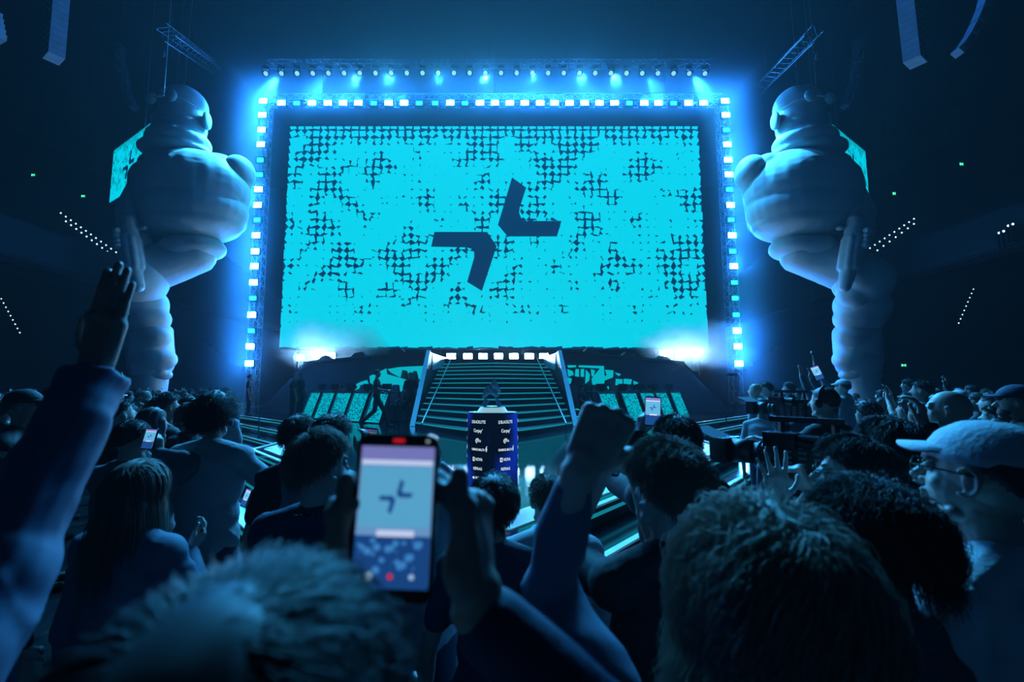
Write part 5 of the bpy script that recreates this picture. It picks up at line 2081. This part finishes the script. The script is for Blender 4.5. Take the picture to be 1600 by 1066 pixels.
onstage('person in black standing behind the nearest player desk by the stairs', 641, 620, 17.2, h=1.80, yaw=deg(190), skin=SKIN, vox=.018, top='tee', tcol=BLK, hair='short', seed=54, lcol=BLK)
plat = thing('camera_platform', 'low dark platform under the steadicam operator', 'platform', (W(1152, 600, 23.4).x, 23.4, Z1))
MB().box((plat.location.x, 23.4, Z1 + .2), (1.1, 1.0, .4)).build('deck', DARKSTEEL, plat)
onstage('steadicam operator in a harness beside the lamp column', 1152, 600, 23.4, z=Z1 + .4, h=1.76, yaw=deg(70), skin=SKIN, vox=.018, top='long', tcol=GREY, hair='crop', seed=55, lcol=GREY,
        larm=dict(rel=(-.12, .45, 1.40), hint=(-1, 0, -1)), rarm=dict(rel=(.16, .42, 1.38), hint=(1, 0, -1)))
cx = W(1143, 586, 23.4)
st_ = thing('steadicam', 'steadicam rig held out by the operator on the platform', 'camera', (cx.x, 23.2, cx.z))
MB().box((cx.x, 23.2, cx.z), (.30, .16, .16)).cyl((cx.x - .15, 23.2, cx.z), (cx.x - .30, 23.2, cx.z), .06).build('camera_body', PLAST, st_)
MB().cyl((cx.x, 23.2, cx.z - .08), (cx.x, 23.2, cx.z - .8), .02).box((cx.x, 23.2, cx.z - .82), (.2, .1, .08)).build('post', STEEL, st_)
for s_, n_ in ((-1, 5), (1, 5)):
    for i in range(n_):
        c, bk, d = SEATS[s_][i]
        p = c + bk * .92
        yaw = math.atan2(-bk.y, -bk.x) - math.pi / 2
        person('player seated at the %s desk from the stairs, %s side' % (ordinal[i], 'walking man' if s_ < 0 else 'raised fist'), p.x, p.y, Z1, 1.76, yaw, skin=SKIN, vox=.022, top='tee', tcol=BLK,
               hair=('short', 'crop', 'short', 'curly', 'crop')[i], seed=60 + i, legs='sit', lcol=BLK, headgear='headset', group='players at the desks',
               larm=dict(rel=(-.18, .40, 1.10), hint=(-1, -.5, -.5), d=(.2, 1, 0), pn=(0, 0, -1)), rarm=dict(rel=(.18, .40, 1.10), hint=(1, -.5, -.5), d=(-.2, 1, 0), pn=(0, 0, -1)))

# ------------------------------------------------------------------ the packed crowd
up1 = lambda q: dict(rel=(q * .12, .30, 1.72), hint=(q, 0, -1))
kinds = [
    ('dark-haired person in black', dict(top='tee', tcol=BLK, hair='short')),
    ('dark-haired person in a navy hoodie', dict(top='hoodie', tcol=NAVY, hair='short', hood=True)),
    ('person in a pale cap and grey top', dict(top='long', tcol=GREY, hair='crop', headgear='cap')),
    ('light-haired person in a pale shirt', dict(top='tee', tcol=PALEC, hair='short', hcol=HAIRL)),
    ('long-haired person in a dark top', dict(top='long', tcol=BLK, hair='long', hcol=HAIRB)),
    ('curly-haired person in a denim jacket', dict(top='jacket', tcol=DENIM, hair='curly')),
    ('person in a dark top lifting both hands to film', dict(top='long', tcol=NAVY, hair='crop', larm=up1(-1), rarm=up1(1))),
    ('person in grey clapping hands high', dict(top='long', tcol=GREY, hair='crop', larm=dict(rel=(-.05, .3, 1.5), hint=(-1, 0, -1)), rarm=dict(rel=(.05, .3, 1.5), hint=(1, 0, -1)))),
]
headcol[72] = CAPW
protos = []
for i, (lab, kw) in enumerate(kinds):
    r_, _, _ = person(lab, 0, 0, 0, 1.78, 0, skin=(SKIN, SKIN2)[i % 2], vox=.024, seed=70 + i, look=(0, deg(6), 0), folds=.008, **kw)
    protos.append(r_)
used = [False] * len(protos)
taken = [(o.location.x, o.location.y) for o in bpy.data.objects if o.parent is None and o.get('category') == 'person' and o not in protos]
rnd = random.Random(11)


def inside_stage(x, y):
    x = abs(x)
    if y > 14.2:
        return x < 6.6 + (y - 14.2) * 1.02
    if y > 9:
        return x < 6.6
    return x < 6.6 - (9 - y) * 1.05


cands = []
for Y in [4.4, 5.2, 6.0, 6.8, 7.7, 8.6, 9.6, 10.6, 11.7, 12.9, 14.2, 15.6, 17.2]:
    for sgn in (-1, 1):
        xe = (1.085 if sgn < 0 else 1.165) * Y
        x = 2.4 + .5 * rnd.random()
        while x < xe + .3:
            y = Y + rnd.uniform(-.25, .25)
            u = U0 + sgn * x / y * F
            ok = not inside_stage(x, y) and x < 16.5
            if sgn < 0 and u > 372:
                ok = False
            if sgn > 0 and u < 1238:
                ok = False
            if sgn > 0 and (u > 1330 and y > 7.5 and rnd.random() < .62):
                ok = False
            if sgn > 0 and y < 5.8 and u < 1330:
                ok = False
            if ok and abs(x - (11.6 if sgn < 0 else 15.3)) < .0:
                ok = False
            if ok and all((sgn * x - a) ** 2 + (y - b) ** 2 > .27 for a, b in taken):
                cands.append((sgn, x, y))
                taken.append((sgn * x, y))
            x += rnd.uniform(.52, .80)
for sgn, x, y in cands:
    k = rnd.choice((0, 0, 1, 2, 3, 4, 5, 6, 6, 7))
    o = protos[k] if not used[k] else copy_tree(protos[k])
    used[k] = True
    o.location = (sgn * x, y, 0)
    o.rotation_euler = (0, 0, math.atan2(24 - y, -sgn * x * .9) - math.pi / 2 + rnd.uniform(-.3, .3))
    s_ = rnd.uniform(.95, 1.06)
    o.scale = (s_, s_, s_)
    side = 'raised-hand' if sgn < 0 else 'white-cap'
    tag(o, '%s in the packed crowd, %s side' % (kinds[k][0], side), 'person', '%s, %s side crowd' % (kinds[k][0], side))
for k, u_ in enumerate(used):
    if not u_:
        print('unused proto', k)
print('CROWD', len(cands))
